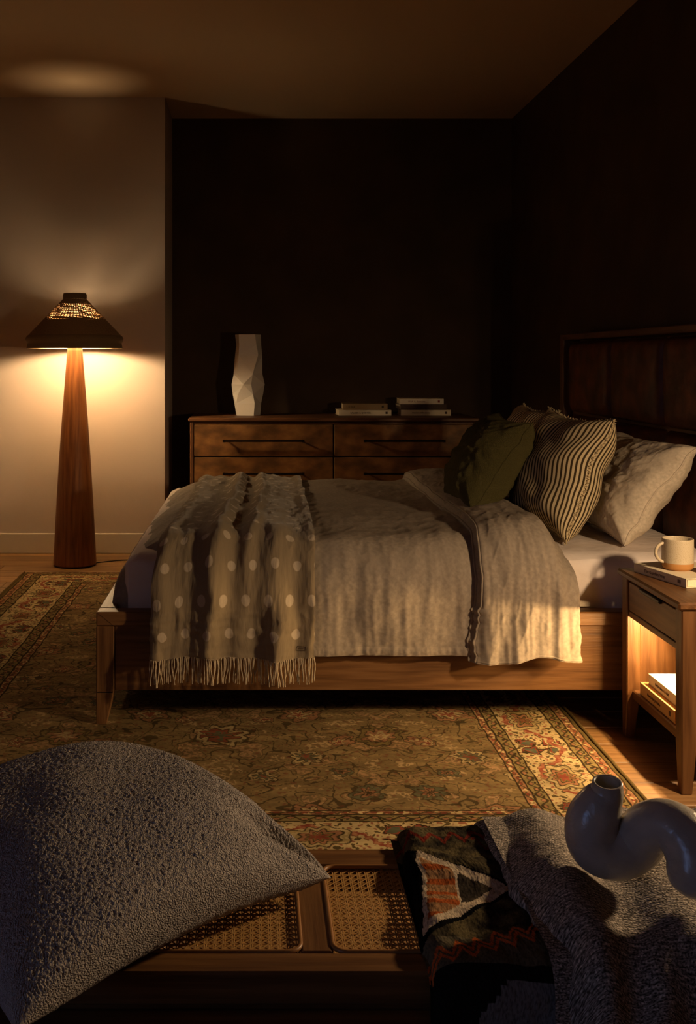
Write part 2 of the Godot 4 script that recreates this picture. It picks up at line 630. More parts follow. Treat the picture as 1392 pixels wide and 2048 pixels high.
func leg(g: Geo, at: Vector3, size: Vector3, low: float, foot: Vector2, shift: Vector2) -> void:
	# a square leg whose lower part, below the height low, tapers to foot
	g.box(at + Vector3(0, (low - 0.003 + size.y) / 2, 0), Vector3(size.x, size.y - low + 0.003, size.z), 0.003)
	var tall := low + 0.006
	g.box(at + Vector3(0, tall / 2, 0), Vector3(size.x, tall, size.z), 0.003, func(p: Vector3):
		var k := clampf(1.0 - (p.y + tall / 2) / low, 0, 1)
		return Vector3(p.x * lerpf(1.0, foot.x / size.x, k) + shift.x * k, p.y, p.z * lerpf(1.0, foot.y / size.z, k) + shift.y * k))

func bed() -> void:
	var b := thing("bed", "wooden bed frame with a brown leather headboard standing on the patterned rug", "bed")
	var top := 0.3635
	for s in [[BX0, BN], [BX0, BF], [BX1 - 0.056, BN], [BX1 - 0.056, BF]]:
		var g := Geo.new()
		var front: bool = s[1] == BN
		var left: bool = s[0] == BX0
		leg(g, W(s[0] + 0.028, 0.012, s[1] + (0.028 if front else -0.028)), Vector3(0.056, top - 0.012 - 0.0445, 0.056), 0.10, Vector2(0.032, 0.036), Vector2(-0.012 if left else 0.012, 0.010 if front else -0.010))
		obj("leg", g, M.oak1, b)
	var rails := [["side_rail", W((BX0 + 1.52) / 2, top - 0.022, BN + 0.028), Vector3(1.52 - BX0, 0.044, 0.056)], ["side_rail", W((BX0 + 1.52) / 2, top - 0.022, BF - 0.028), Vector3(1.52 - BX0, 0.044, 0.056)]]
	for r in rails:
		obj(r[0], bx(r[2], 0.004), M.oak0, b, r[1])
	obj("foot_rail", bx(Vector3(0.056, 0.044, BF - BN - 0.113), 0.004), M.oak2, b, W(BX0 + 0.028, top - 0.022, (BN + BF) / 2))
	obj("side_panel", bx(Vector3(1.52 - BX0 - 0.058, 0.204, 0.022), 0.002), M.oak0, b, W((BX0 + 1.52) / 2 + 0.028, 0.218, BN + 0.022))
	obj("side_panel", bx(Vector3(1.52 - BX0 - 0.058, 0.204, 0.022), 0.002), M.oak0, b, W((BX0 + 1.52) / 2 + 0.028, 0.218, BF - 0.022))
	obj("foot_panel", bx(Vector3(0.022, 0.204, BF - BN - 0.116), 0.002), M.oak2, b, W(BX0 + 0.022, 0.218, (BN + BF) / 2))
	# mitre joint: a thin dark line where the rail meets the leg
	var line := Geo.new()
	line.quad(W(BX0 + 0.001, top - 0.001, BN - 0.0004), W(BX0 + 0.0025, top - 0.001, BN - 0.0004), W(BX0 + 0.057, top - 0.0445, BN - 0.0004), W(BX0 + 0.0555, top - 0.0445, BN - 0.0004), Vector3(0, 0, 1))
	line.quad(W(BX0 + 0.001, top + 0.0004, BN + 0.001), W(BX0 + 0.003, top + 0.0004, BN + 0.001), W(BX0 + 0.057, top + 0.0004, BN + 0.056), W(BX0 + 0.055, top + 0.0004, BN + 0.056), Vector3(0, 1, 0))
	obj("mitre_joint", line, M.black, b)
	obj("slat_base", bx(Vector3(1.98, 0.03, 1.76), 0.003), M.dark0, b, W(0.53, 0.275, (BN + BF) / 2))
	# headboard
	var hb := Node3D.new()
	hb.name = "headboard"
	b.add_child(hb)
	obj("frame_post", bx(Vector3(0.085, 1.277, 0.05), 0.004), M.dark1, hb, W(1.5625, 0.6385, BF - 0.025))
	obj("frame_post", bx(Vector3(0.085, 1.277, 0.05), 0.004), M.dark1, hb, W(1.5625, 0.6385, BN))
	obj("frame_top", bx(Vector3(0.085, 0.028, BF - BN - 0.08), 0.004), M.dark2, hb, W(1.5625, 1.262, (BN + BF) / 2 - 0.0125))
	obj("backing_board", bx(Vector3(0.03, 1.0, BF - BN - 0.07), 0.002), M.dark2, hb, W(1.585, 0.74, (BN + BF) / 2 - 0.0125))
	var cuts := [5.03, 4.44, 3.88, 3.23]
	var rumple := noise(5.0, 4, FastNoiseLite.TYPE_SIMPLEX_SMOOTH, 77)
	for k in 3:
		for row in [[0.895, 1.238], [0.42, 0.885]]:
			var g := Geo.new()
			var wd: float = cuts[k] - cuts[k + 1] - 0.008
			var ht: float = row[1] - row[0]
			var mid_d: float = (cuts[k] + cuts[k + 1]) / 2
			var mid_y: float = (row[0] + row[1]) / 2
			g.grid(36, 36, func(u: float, w: float):
				var p := u * 2 - 1
				var q := w * 2 - 1
				var f := pow(maxf(0, 1 - pow(absf(p), 9)) * maxf(0, 1 - pow(absf(q), 9)), 0.5)
				return Vector3(1.572 - 0.048 * f - 0.005 * f * rumple.get_noise_2d(mid_d + p * wd / 2, mid_y + q * ht / 2), mid_y + q * ht / 2, -mid_d + p * wd / 2), false)
			obj("leather_panel", g, M.leather, hb)

# the duvet's cross-section: q from the far hem (0) over the top to the near hem (1); returns [depth, height, normal depth, normal height, length so far]
func section(X: float, q: float, hang := -1.0) -> Array:
	var e := clampf((X + 0.462) / 0.30, 0.0, 1.0)
	var k := sqrt(maxf(0.0, 1.0 - (1.0 - e) * (1.0 - e)))
	var hgt := 0.372 + 0.208 * pow(k, 0.9)
	var out := smoothstep(-0.315, -0.235, X) if hang < 0.0 else hang
	var zn := lerpf(3.253 + 0.06 * (1.0 - k), 3.172, out)
	var zf := 5.03 - 0.08 * (1.0 - k)
	var yh := lerpf(0.352, 0.240, out)
	var r := minf(0.19, (hgt - 0.365) * 0.92 + 0.004)
	var b := hgt - r - yh
	var t := zf - zn - 2 * r
	if q < 0.06:
		var f := q / 0.06
		return [zf, lerpf(0.36, hgt - r, f), 1.0, 0.0, f * 0.05]
	if q < 0.16:
		var a := (q - 0.06) / 0.10 * PI / 2
		return [zf - r + r * cos(a), hgt - r + r * sin(a), cos(a), sin(a), 0.05 + a * r]
	var s1 := 0.05 + r * PI / 2
	if q < 0.55:
		var f := (q - 0.16) / 0.39
		return [zf - r - t * f, hgt, 0.0, 1.0, s1 + t * f]
	if q < 0.72:
		var a := (q - 0.55) / 0.17 * PI / 2
		return [zn + r - r * sin(a), hgt - r + r * cos(a), -sin(a), cos(a), s1 + t + a * r]
	var f2 := (q - 0.72) / 0.28
	return [zn - 0.022 * f2 * out, hgt - r - b * f2, -1.0, 0.0, s1 + t + r * PI / 2 + b * f2]

var wr_big: FastNoiseLite
var wr_fold: FastNoiseLite
var wr_fine: FastNoiseLite

func wrinkle(X: float, s: float, q: float) -> float:
	var hang := smoothstep(0.5, 0.8, q)
	var w := 0.012 * wr_big.get_noise_2d(X * 2.2, s * 2.2)
	w += lerpf(0.003, 0.013, hang) * wr_fold.get_noise_2d(X * 9.0, s * 1.6 + X * 2.0)
	var rid := 1.0 - absf(wr_fine.get_noise_2d(X * 7.0 + s * 2.0, s * 5.0)) * 2.0
	return w + 0.0022 * rid * rid

func duvet_at(X: float, q: float, off: float) -> Vector3:
	var p := section(X, q)
	var o: float = off + wrinkle(X, p[4], q)
	return Vector3(X, p[1] + p[3] * o, -(p[0] + p[2] * o))

func mattress_and_duvet() -> void:
	wr_big = noise(1.0, 3, FastNoiseLite.TYPE_SIMPLEX_SMOOTH, 101)
	wr_fold = noise(1.0, 3, FastNoiseLite.TYPE_SIMPLEX_SMOOTH, 102)
	wr_fine = noise(1.0, 3, FastNoiseLite.TYPE_SIMPLEX_SMOOTH, 103)
	# mattress: a soft rounded block
	var mt := thing("mattress", "mattress in a smooth pale fitted sheet inside the wooden bed frame", "mattress")
	var g := Geo.new()
	var soft := noise(2.2, 3, FastNoiseLite.TYPE_SIMPLEX_SMOOTH, 108)
	var half := Vector3(0.965, 0.117, 0.885)
	var mid := W(0.545, 0.408, 4.145)
	for face in 6:
		var ax: int = face / 2
		var sg := 1.0 if face % 2 == 0 else -1.0
		g.grid(40, 40, func(a: float, b: float):
			var p := Vector3.ZERO
			p[ax] = sg
			p[(ax + 1) % 3] = (a * 2 - 1)
			p[(ax + 2) % 3] = (b * 2 - 1)
			var r := 0.05
			var q := Vector3(p.x * half.x, p.y * half.y, p.z * half.z)
			var c := q.clamp(-(half - Vector3.ONE * r), half - Vector3.ONE * r)
			var dd := (q - c).normalized()
			return mid + c + dd * r + Vector3(0, 0.006 * soft.get_noise_2d(q.x * 3, q.z * 3 + q.y * 2), 0), sg < 0)
	obj("fitted_sheet", g, M.sheet, mt)
	# duvet
	var dv := thing("duvet", "rumpled taupe linen duvet with its top edge turned back over the bed", "duvet")
	g = Geo.new()
	g.grid(250, 240, func(a: float, b: float):
		var X := lerpf(-0.462, 0.94, a)
		var p := duvet_at(X, b, 0.0)
		if b > 0.985:
			p.y += 0.004 * wr_fold.get_noise_1d(X * 30)
		return p, true)
	obj("cover", g, M.linen, dv)
	# hem: a narrow doubled strip along the lower edge
	g = Geo.new()
	g.grid(180, 8, func(a: float, b: float):
		var X := lerpf(-0.1, 0.70, a)
		var q := lerpf(0.955, 1.004, b)
		var puff := 0.003 * (1.0 + wr_fold.get_noise_1d(X * 70.0)) * sin(b * PI)
		return duvet_at(X, q, 0.0015 + puff), true)
	obj("hem", g, M.linen, dv)
	# the turned-back flap at the head end
	var flap := func(a: float, b: float):
		var fold := 0.715 - 0.055 * smoothstep(0.45, 0.95, b) + 0.012 * wr_big.get_noise_1d(b * 9.0)
		var X := lerpf(fold, 1.0 + 0.012 * wr_big.get_noise_1d(b * 7 + 5), a)
		var p := section(X, b)
		var swell := 0.030 * pow(sin(clampf(a, 0.0, 1.0) * PI), 0.6)
		var rim := 0.012 + 0.016 * smoothstep(0.0, 0.05, a)
		var o: float = rim + swell + wrinkle(X * 1.3 + 5.0, p[4], b) * 1.15
		if b < 0.72 and a > 0.72:
			o -= 0.075 * smoothstep(0.72, 1.0, a) * smoothstep(0.72, 0.6, b)
		var y: float = p[1] + p[3] * o
		if b > 0.72:
			y -= 0.010 * (b - 0.72) / 0.28
			y += smoothstep(0.9, 1.0, b) * 0.022 * exp(-pow((a - 0.62) / 0.22, 2.0)) - smoothstep(0.9, 1.0, b) * 0.006
		return Vector3(X, y, -(p[0] + p[2] * o))
	g = Geo.new()
	g.grid(110, 230, flap, true)
	# the fold's edge comes down to the duvet on the left and to the sheet on the right
	g.grid(8, 230, func(a: float, b: float):
		var p: Vector3 = flap.call(0.0, b)
		var q := duvet_at(p.x, b, -0.004)
		return q.lerp(p, sin(a * PI / 2)) + Vector3(-0.006 * sin(a * PI), 0, 0), true)
	g.grid(8, 230, func(a: float, b: float):
		var p: Vector3 = flap.call(1.0, b)
		var q := Vector3(p.x - 0.03, p.y, p.z)
		if b < 0.72:
			q.y -= 0.03
		else:
			q.z -= 0.03
		return p.lerp(q, a) + Vector3(0.012 * sin(a * PI), 0, 0), true)
	obj("turned_back_edge", g, M.linen, dv)
	g = Geo.new()
	var path := []
	for k in 160:
		var b := 0.12 + 0.875 * k / 159.0
		path.append(flap.call(0.035, b) + Vector3(0, 0, 0))
	g.tube(path, 0.0042, 6)
	obj("seam_piping", g, M.linen, dv)
	g = Geo.new()
	g.grid(90, 8, func(a: float, b: float):
		var p: Vector3 = flap.call(a, 0.985)
		return p + Vector3(0, -0.012 * b * 1.0, 0.018 * sin(b * PI) * 0.4 - 0.012 * b), true)
	obj("hem", g, M.linen, dv)

func dots_texture() -> ImageTexture:
	var im := Image.create(512, 2048, false, Image.FORMAT_RGB8)
	var base := Color8(138, 122, 98)
	im.fill(base)
	# 7 dots across, 14 rows along the cloth
	var rng := RandomNumberGenerator.new()
	rng.seed = 4
	var pale := Color8(186, 170, 148)
	for row in 25:
		for k in 8:
			var cx := (k + (0.25 if row % 2 == 0 else 0.55)) / 7.4 * 512
			var cy := (row + 0.5) / 25.0 * 2048
			var rx := 13.8
			var ry := 14.3
			for y in range(int(cy - ry - 1), int(cy + ry + 2)):
				for x in range(int(cx - rx - 1), int(cx + rx + 2)):
					if x < 0 or y < 0 or x > 511 or y > 2047:
						continue
					var r := Vector2((x - cx) / rx, (y - cy) / ry).length()
					if r < 1.0:
						im.set_pixel(x, y, base.lerp(pale, clampf((1.0 - r) * 9.0, 0, 1) * (0.85 + 0.15 * rng.randf())))
	return ImageTexture.create_from_image(im)

func bed_throw() -> void:
	var t := thing("throw_blanket", "khaki wool throw with pale round dots and a fringe over the duvet's foot end", "blanket")
	var m := mat(Color(1, 1, 1), 1.0, 0.1)
	m.albedo_texture = dots_texture()
	m.heightmap_enabled = true
	m.heightmap_texture = textures["fuzz"]
	m.heightmap_scale = 0.06
	m.rim_enabled = true
	m.rim = 0.3
	m.rim_tint = 0.6
	var wob := noise(1.0, 3, FastNoiseLite.TYPE_SIMPLEX_SMOOTH, 140)
	# ridges: [place across at the top, at the hem, width, height at the top, at the hem]
	var ridges := [[0.06, 0.05, 0.085, 0.010, 0.036], [0.40, 0.37, 0.085, 0.028, 0.046], [0.62, 0.545, 0.06, 0.024, 0.016], [0.72, 0.775, 0.10, 0.012, 0.044], [0.98, 0.985, 0.07, 0.008, 0.022]]
	var surf := func(a: float, b: float):
		var q := lerpf(0.10, 0.995, b)
		var down := smoothstep(0.42, 0.80, q)
		var X := lerpf(lerpf(-0.262, 0.212, a), lerpf(-0.322, 0.182, a), smoothstep(0.15, 0.8, q))
		X += 0.006 * wob.get_noise_1d(q * 9 + a * 3)
		var p := section(X, q, 1.0)
		var o := 0.014 + maxf(0.0, wrinkle(X, p[4], q)) + 0.006 * wob.get_noise_2d(X * 12, p[4] * 4)
		for r in ridges:
			var c := lerpf(r[0], r[1], down) + 0.035 * wob.get_noise_1d(q * 5.0 + r[2] * 200)
			var f := exp(-pow((a - c) / (r[2] * lerpf(0.75, 1.0, down)), 2.0))
			o += f * lerpf(r[3], r[4], down) * smoothstep(0.08, 0.16, q)
		var y: float = p[1] + p[3] * o
		if q > 0.72:
			y -= 0.006 * (q - 0.72) / 0.28 * (0.5 + 0.5 * cos(a * 9.0))
		return Vector3(X, y, -(p[0] + p[2] * o))
	var g := Geo.new()
	g.grid(200, 220, surf, true, false, func(a: float, b: float):
		var q := lerpf(0.10, 0.995, b)
		var p := section(-0.1, q)
		return Vector2(a, p[4] / 1.42 * 0.60 + 0.37))
	obj("cloth", g, m, t)
	# fringe: twisted strands, too fine to tell apart singly
	g = Geo.new()
	var rng := RandomNumberGenerator.new()
	rng.seed = 11
	for k in 92:
		var a := (k + 0.5 + rng.randf_range(-0.3, 0.3)) / 92.0
		var p0: Vector3 = surf.call(a, 0.995)
		var path := []
		var rad := []
		var lean := rng.randf_range(-0.006, 0.006)
		var curl := rng.randf_range(-0.004, 0.004)
		var length := 0.076 + rng.randf_range(-0.006, 0.006)
		for i in 9:
			var f := i / 8.0
			path.append(p0 + Vector3(lean * f + curl * sin(f * 5.0), -length * f, 0.002 * sin(f * 4.0 + k) + 0.004 * f * sin(k * 1.7)))
			rad.append(0.0024 + 0.0005 * sin(i * 2.6 + k) - 0.0008 * f)
		g.tube(path, rad, 6)
	obj("fringe", g, M.fringe, t).set_meta("kind", "stuff")
	# woven label near the hem
	g = Geo.new()
	var lb := []
	for c in [[0.895, 0.925], [0.955, 0.925], [0.955, 0.95], [0.895, 0.95], [0.895, 0.925]]:
		lb.append(surf.call(c[0], c[1]) + Vector3(0, 0, 0.002))
	g.tube(lb, 0.0007, 4)
	g.tube([surf.call(0.905, 0.938) + Vector3(0, 0, 0.002), surf.call(0.945, 0.938) + Vector3(0, 0, 0.002)], 0.0006, 4)
	obj("stitched_label", g, M.ink, t)

# ------------------------------------------------------------ pillows
# near_low, near_high: the two near corners; far: from a near corner to the far one. The front face looks along -x.
func pillow(called: String, label: String, near_low: Vector3, near_high: Vector3, far: Vector3, thick: float, m: Material, trim: Material, sd: int, fray := 0.0, sag := 0.0, group := "") -> Node3D:
	var up := near_high - near_low
	var hh := up.length()
	up /= hh
	far -= up * far.dot(up)
	var ww := far.length()
	var ex := far / ww
	var ez := up.cross(ex)
	var c := near_low + up * hh / 2 + ex * ww / 2
	var t := thing(called, label, "pillow", c, 0.0, group)
	var nz := noise(1.0, 1 if fray > 0.0 else 2, FastNoiseLite.TYPE_SIMPLEX_SMOOTH, sd)
	var creased := 0.0004 if fray > 0.0 else 0.005
	var surf := func(u: float, v: float, side: float) -> Vector3:
		var x := u * (1.0 - 0.10 * (1.0 - v * v))
		var y := v * (1.0 - 0.10 * (1.0 - u * u))
		var f := pow(maxf(0.0, (1.0 - pow(absf(u), 2.8)) * (1.0 - pow(absf(v), 2.8))), 0.46)
		var corner := absf(u * v)
		var z := side * thick / 2 * f
		z += f * (0.0015 if fray > 0.0 else 0.007) * nz.get_noise_3d(u * 2.2, v * 2.2, side)
		# creases that run in from the corners
		var ang := atan2(1.0 - absf(v), 1.0 - absf(u))
		z += side * f * (0.002 if fray > 0.0 else 0.012) * smoothstep(0.25, 0.75, corner) * sin(ang * 7.0 + sd) * 0.6
		z += side * creased * f * (1.0 - absf(nz.get_noise_3d(u * 4 + 3, v * 4, side * 2)) * 2.0)
		y -= sag * (1.0 - u * u) * (0.5 + 0.5 * v)
		var e := (0.0012 if fray > 0.0 else 0.004) * nz.get_noise_2d(u * 2 + 9, v * 2)
		return ex * (x * ww / 2 + e) + up * (y * hh / 2 + e * 0.6) + ez * (z + 0.012 * nz.get_noise_2d(u * 1.6, v * 1.6 + 4))
	# how far along the rounded surface each place lies, so that woven stripes keep an even width
	var along := [0.0]
	for k in 200:
		var p0: Vector3 = surf.call(sin(k / 200.0 * PI / 2), 0.0, 1.0)
		var p1: Vector3 = surf.call(sin((k + 1) / 200.0 * PI / 2), 0.0, 1.0)
		along.append(along[k] + p0.distance_to(p1))
	var g := Geo.new()
	for s in [-1.0, 1.0]:
		g.grid(84, 84, func(a: float, b: float):
			# closer rows at the rim
			var u := sin((a - 0.5) * PI)
			var v := sin((b - 0.5) * PI)
			return surf.call(u, v, s), s < 0, false, func(a: float, b: float):
			var k := absf(a - 0.5) * 400.0
			var i := mini(int(k), 199)
			return Vector2(0.5 + 0.5 * signf(a - 0.5) * lerpf(along[i], along[i + 1], k - i) / along[200], 0.5 + 0.5 * sin((b - 0.5) * PI)))
	obj("cover", g, m, t)
	g = Geo.new()
	var ring := []
	for k in 241:
		var f := fposmod(k / 60.0, 4.0)
		var s := (f - floorf(f)) * 2 - 1
		var uv: Vector2 = [Vector2(-1, s), Vector2(s, 1), Vector2(1, -s), Vector2(-s, -1)][int(f) % 4]
		ring.append(surf.call(uv.x, uv.y, 0.0))
	if fray > 0.0:
		var rng := RandomNumberGenerator.new()
		rng.seed = sd
		for k in 240:
			for r in 3:
				var p: Vector3 = ring[k].lerp(ring[k + 1], rng.randf())
				var out := (p - ex * p.dot(ex) * 0.0).normalized()
				var tip := p + out * fray * rng.randf_range(0.5, 1.0) + ez * rng.randf_range(-1, 1) * fray * 0.7 + up * rng.randf_range(-0.4, 0.4) * fray
				g.tube([p - out * 0.004, p.lerp(tip, 0.5) + ez * rng.randf_range(-0.003, 0.003), tip], [0.0018, 0.0016, 0.0010], 4)
		obj("frayed_trim", g, trim, t).set_meta("kind", "stuff")
	else:
		g.tube(ring, 0.0032, 6, false)
		obj("seam", g, trim, t)
	return t

func pillows() -> void:
	var im := Image.create(64, 64, false, Image.FORMAT_RGB8)
	var pale := Color8(208, 192, 158)
	var deep := Color8(54, 44, 30)
	for x in 64:
		var f := x / 64.0
		var k := smoothstep(0.50, 0.55, f) * (1.0 - smoothstep(0.94, 0.98, f))
		for y in 64:
			im.set_pixel(x, y, pale.lerp(deep, k * (0.92 + 0.08 * sin(y * 1.3 + x * 0.7))))
	var st := mat(Color(0.95, 0.93, 0.9), 0.95, 0.15)
	st.albedo_texture = ImageTexture.create_from_image(im)
	st.uv1_scale = Vector3(33, 1, 1)
	pillow("linen_pillow", "cream linen pillow leaning on the leather headboard behind the striped pillow", W(1.222, 0.535, 3.39), W(1.466, 0.862, 3.39), Vector3(0.0, 0, -0.68), 0.20, M.linen_pale, M.linen_pale, 201, 0.0, 0.03)
	pillow("striped_pillow", "dark and cream striped pillow with frayed edges in front of the cream linen pillow", W(1.050, 0.535, 3.44), W(1.212, 0.945, 3.45), Vector3(-0.08, 0, -0.48), 0.225, st, M.cream_trim, 205, 0.010, 0.03, "striped pillows")
	pillow("striped_pillow", "striped pillow with frayed edges half hidden at the bed's far side", W(1.08, 0.54, 4.20), W(1.255, 0.94, 4.20), Vector3(-0.02, 0, -0.52), 0.18, st, M.cream_trim, 209, 0.010, 0.03, "striped pillows")
	pillow("olive_pillow", "dark olive green pillow propped on the turned-back duvet", W(0.772, 0.605, 3.62), W(0.985, 0.925, 3.62), Vector3(-0.03, 0, -0.42), 0.205, M.olive, M.olive, 213, 0.0, 0.03)

# ------------------------------------------------------------ dresser
func dresser() -> void:
	var x0 := -0.385
	var x1 := 1.316
	var dn := 6.05
	var df := 6.58
	var top := 0.807
	var t := thing("dresser", "low wide brown wooden dresser with long bar handles in the recess", "dresser")
	var cx := (x0 + x1) / 2
	var cd := (dn + df) / 2
	obj("top_board", bx(Vector3(x1 - x0 + 0.02, 0.022, df - dn + 0.012), 0.005), M.dark0, t, W(cx, top - 0.011, cd - 0.004))
	for s in [x0 + 0.011, x1 - 0.011]:
		obj("side_panel", bx(Vector3(0.022, 0.65, df - dn), 0.003), M.dark1, t, W(s, top - 0.024 - 0.325, cd))
	obj("back_panel", bx(Vector3(x1 - x0 - 0.05, 0.62, 0.012), 0.001), M.dark0, t, W(cx, top - 0.34, df - 0.01))
	obj("divider", bx(Vector3(0.014, 0.63, df - dn - 0.05), 0.002), M.dark1, t, W(cx, top - 0.345, cd + 0.002))
	obj("frame_rail", bx(Vector3(x1 - x0 - 0.046, 0.012, 0.05), 0.002), M.dark0, t, W(cx, top - 0.031, dn + 0.027))
	obj("bottom_board", bx(Vector3(x1 - x0 - 0.046, 0.02, df - dn - 0.02), 0.002), M.dark0, t, W(cx, top - 0.664, cd))
	for s in [x0 + 0.04, x1 - 0.04]:
		for d in [dn + 0.04, df - 0.04]:
			var g := Geo.new()
			leg(g, W(s, 0.0, d), Vector3(0.045, 0.132, 0.045), 0.12, Vector2(0.028, 0.028), Vector2.ZERO)
			obj("leg", g, M.dark1, t)
	var hm := 0.187
	for row in 3:
		for col in 2:
			var a := x0 + 0.025 if col == 0 else cx + 0.004
			var b := cx - 0.004 if col == 0 else x1 - 0.025
			var y := top - 0.040 - hm / 2 - row * (hm + 0.007)
			var dr := obj("drawer", bx(Vector3(b - a, hm, 0.022), 0.0025), M.drawer_front, t, W((a + b) / 2, y, dn + 0.013))
			var g := Geo.new()
			g.tube([Vector3(-0.235, 0, 0.045), Vector3(0.235, 0, 0.045)], 0.0065, 10)
			for s in [-1, 1]:
				g.tube([Vector3(s * 0.218, 0, 0.010), Vector3(s * 0.218, 0, 0.047)], 0.0055, 8)
				g.tube([Vector3(s * 0.226, 0, 0.045), Vector3(s * 0.240, 0, 0.045)], 0.0085, 10)
			obj("handle", g, M.bronze, dr)

func book(called: String, label: String, size: Vector3, at: Vector3, turn: float, cover: Material, group: String, title := "", title_h := 0.012, ink: Material = null, title_x := 0.0) -> Node3D:
	# lies flat: size.x along the spine, size.y thickness, size.z from the spine to the fore-edge; the spine looks along +z before turning
	var t := thing(called, label, "book", at, turn, group)
	var g := Geo.new()
	g.box(Vector3(0, size.y - 0.0012, 0), Vector3(size.x, 0.0024, size.z), 0.0006)
	g.box(Vector3(0, 0.0012, 0), Vector3(size.x, 0.0024, size.z), 0.0006)
	g.box(Vector3(0, size.y / 2, size.z / 2 - 0.0015), Vector3(size.x, size.y, 0.003), 0.001)
	obj("cover", g, cover, t)
	g = Geo.new()
	g.box(Vector3(0, size.y / 2, -0.003), Vector3(size.x - 0.008, size.y - 0.005, size.z - 0.008), 0.0008)
	obj("pages", g, M.paper, t)
	if title:
		var tm := TextMesh.new()
		tm.text = title
		tm.font_size = 32
		tm.pixel_size = title_h / 24.0
		tm.depth = 0.0006
		tm.curve_step = 4.0
		obj("spine_emblem", bx(Vector3(0.013, size.y * 0.4, 0.0008), 0.0002), ink if ink else M.ink, t, Vector3(size.x / 2 - 0.03, size.y / 2, size.z / 2 + 0.0003))
		var o := obj("spine_lettering", tm, ink if ink else M.ink, t, Vector3(title_x, size.y / 2, size.z / 2 + 0.0004))
	return t

func dresser_things() -> void:
	# white faceted vase: six ridges, each drawn through its own kinks
	var t := thing("faceted_vase", "tall white vase with twisted flat facets on the dresser", "vase", W(-0.05, 0.8075, 6.34))
	var u := 0.000289
	var heights := [0.0, 0.075, 0.130, 0.192, 0.255, 0.375, 0.435, 0.500]
	# each ring: left, front left, front right, right, back right, back left as (x, towards the camera)
	var rings := [
		[[-0.066, -0.02], [-0.062, 0.045], [0.042, 0.055], [0.082, -0.01], [0.05, -0.06], [-0.03, -0.06]],
		[[-0.078, -0.01], [-0.066, 0.05], [0.048, 0.062], [0.088, -0.015], [0.05, -0.065], [-0.035, -0.065]],
		[[-0.088, 0.0], [-0.056, 0.055], [0.038, 0.055], [0.100, -0.02], [0.05, -0.075], [-0.04, -0.06]],
		[[-0.095, 0.01], [-0.022, 0.062], [0.026, 0.050], [0.110, -0.01], [0.045, -0.08], [-0.05, -0.06]],
		[[-0.082, 0.005], [-0.060, 0.040], [0.036, 0.060], [0.096, -0.02], [0.04, -0.075], [-0.045, -0.065]],
		[[-0.074, -0.02], [-0.050, 0.045], [0.070, 0.040], [0.095, -0.02], [0.045, -0.065], [-0.04, -0.06]],
		[[-0.066, -0.02], [-0.047, 0.045], [0.058, 0.050], [0.088, -0.025], [0.05, -0.06], [-0.03, -0.055]],
		[[-0.074, -0.015], [-0.050, 0.045], [0.050, 0.050], [0.086, -0.015], [0.05, -0.055], [-0.035, -0.055]],
	]
	var g := Geo.new()
	for r in 7:
		for k in 6:
			var k2 := (k + 1) % 6
			var a := Vector3(rings[r][k][0], heights[r], rings[r][k][1])
			var b := Vector3(rings[r][k2][0], heights[r], rings[r][k2][1])
			var c := Vector3(rings[r + 1][k2][0], heights[r + 1], rings[r + 1][k2][1])
			var d := Vector3(rings[r + 1][k][0], heights[r + 1], rings[r + 1][k][1])
			var out := (a + b + c + d) / 4
			out.y = 0
			if (r + k) % 2 == 0:
				g.tri(a, b, c, out)
				g.tri(a, c, d, out)
			else:
				g.tri(a, b, d, out)
				g.tri(b, c, d, out)
			# the inside wall of the upper part and the rim
			if r == 6:
				var s := Vector3(0.88, 1, 0.88)
				g.quad(c, d, d * s, c * s, Vector3.UP)
				g.quad(a * Vector3(0.88, 1, 0.88), b * Vector3(0.88, 1, 0.88), c * s, d * s, -out)
			if r == 5:
				g.quad(c * Vector3(0.88, 1, 0.88), d * Vector3(0.88, 1, 0.88), Vector3(0, 0.36, 0), Vector3(0.001, 0.36, 0.001), Vector3.UP)
			if r == 0:
				g.tri(a, b, Vector3.ZERO, Vector3.DOWN)
	obj("body", g, M.ceramic, t)
	var red := mat(Color8(140, 50, 40), 0.7)
	var y := 0.8075
	book("book", "white paperback at the bottom of the two-book stack on the dresser", Vector3(0.325, 0.034, 0.21), W(0.675, y, 6.40), 0.03, M.cover_white, "books on the dresser", "CALMER & QUIETER", 0.010, null, -0.03)
	book("book", "tan book on top of the two-book stack on the dresser", Vector3(0.275, 0.038, 0.19), W(0.682, y + 0.0345, 6.40), -0.02, M.cover_tan, "books on the dresser", "L U N A", 0.011, null, -0.09)
	book("book", "pale book with a small dark emblem at the bottom of the three-book stack", Vector3(0.305, 0.035, 0.21), W(1.055, y, 6.40), -0.02, M.cover_cream, "books on the dresser", "Interiors of the Home", 0.008, null, -0.03)
	book("book", "dark brown book in the middle of the three-book stack", Vector3(0.285, 0.034, 0.20), W(1.035, y + 0.0355, 6.40), 0.03, M.cover_brown, "books on the dresser", "", 0.01)
	book("book", "cream book with reddish lettering on top of the three-book stack", Vector3(0.272, 0.034, 0.19), W(1.030, y + 0.070, 6.40), -0.03, M.cover_ivory, "books on the dresser", "VIVA  A. Romano", 0.010, red, -0.03)

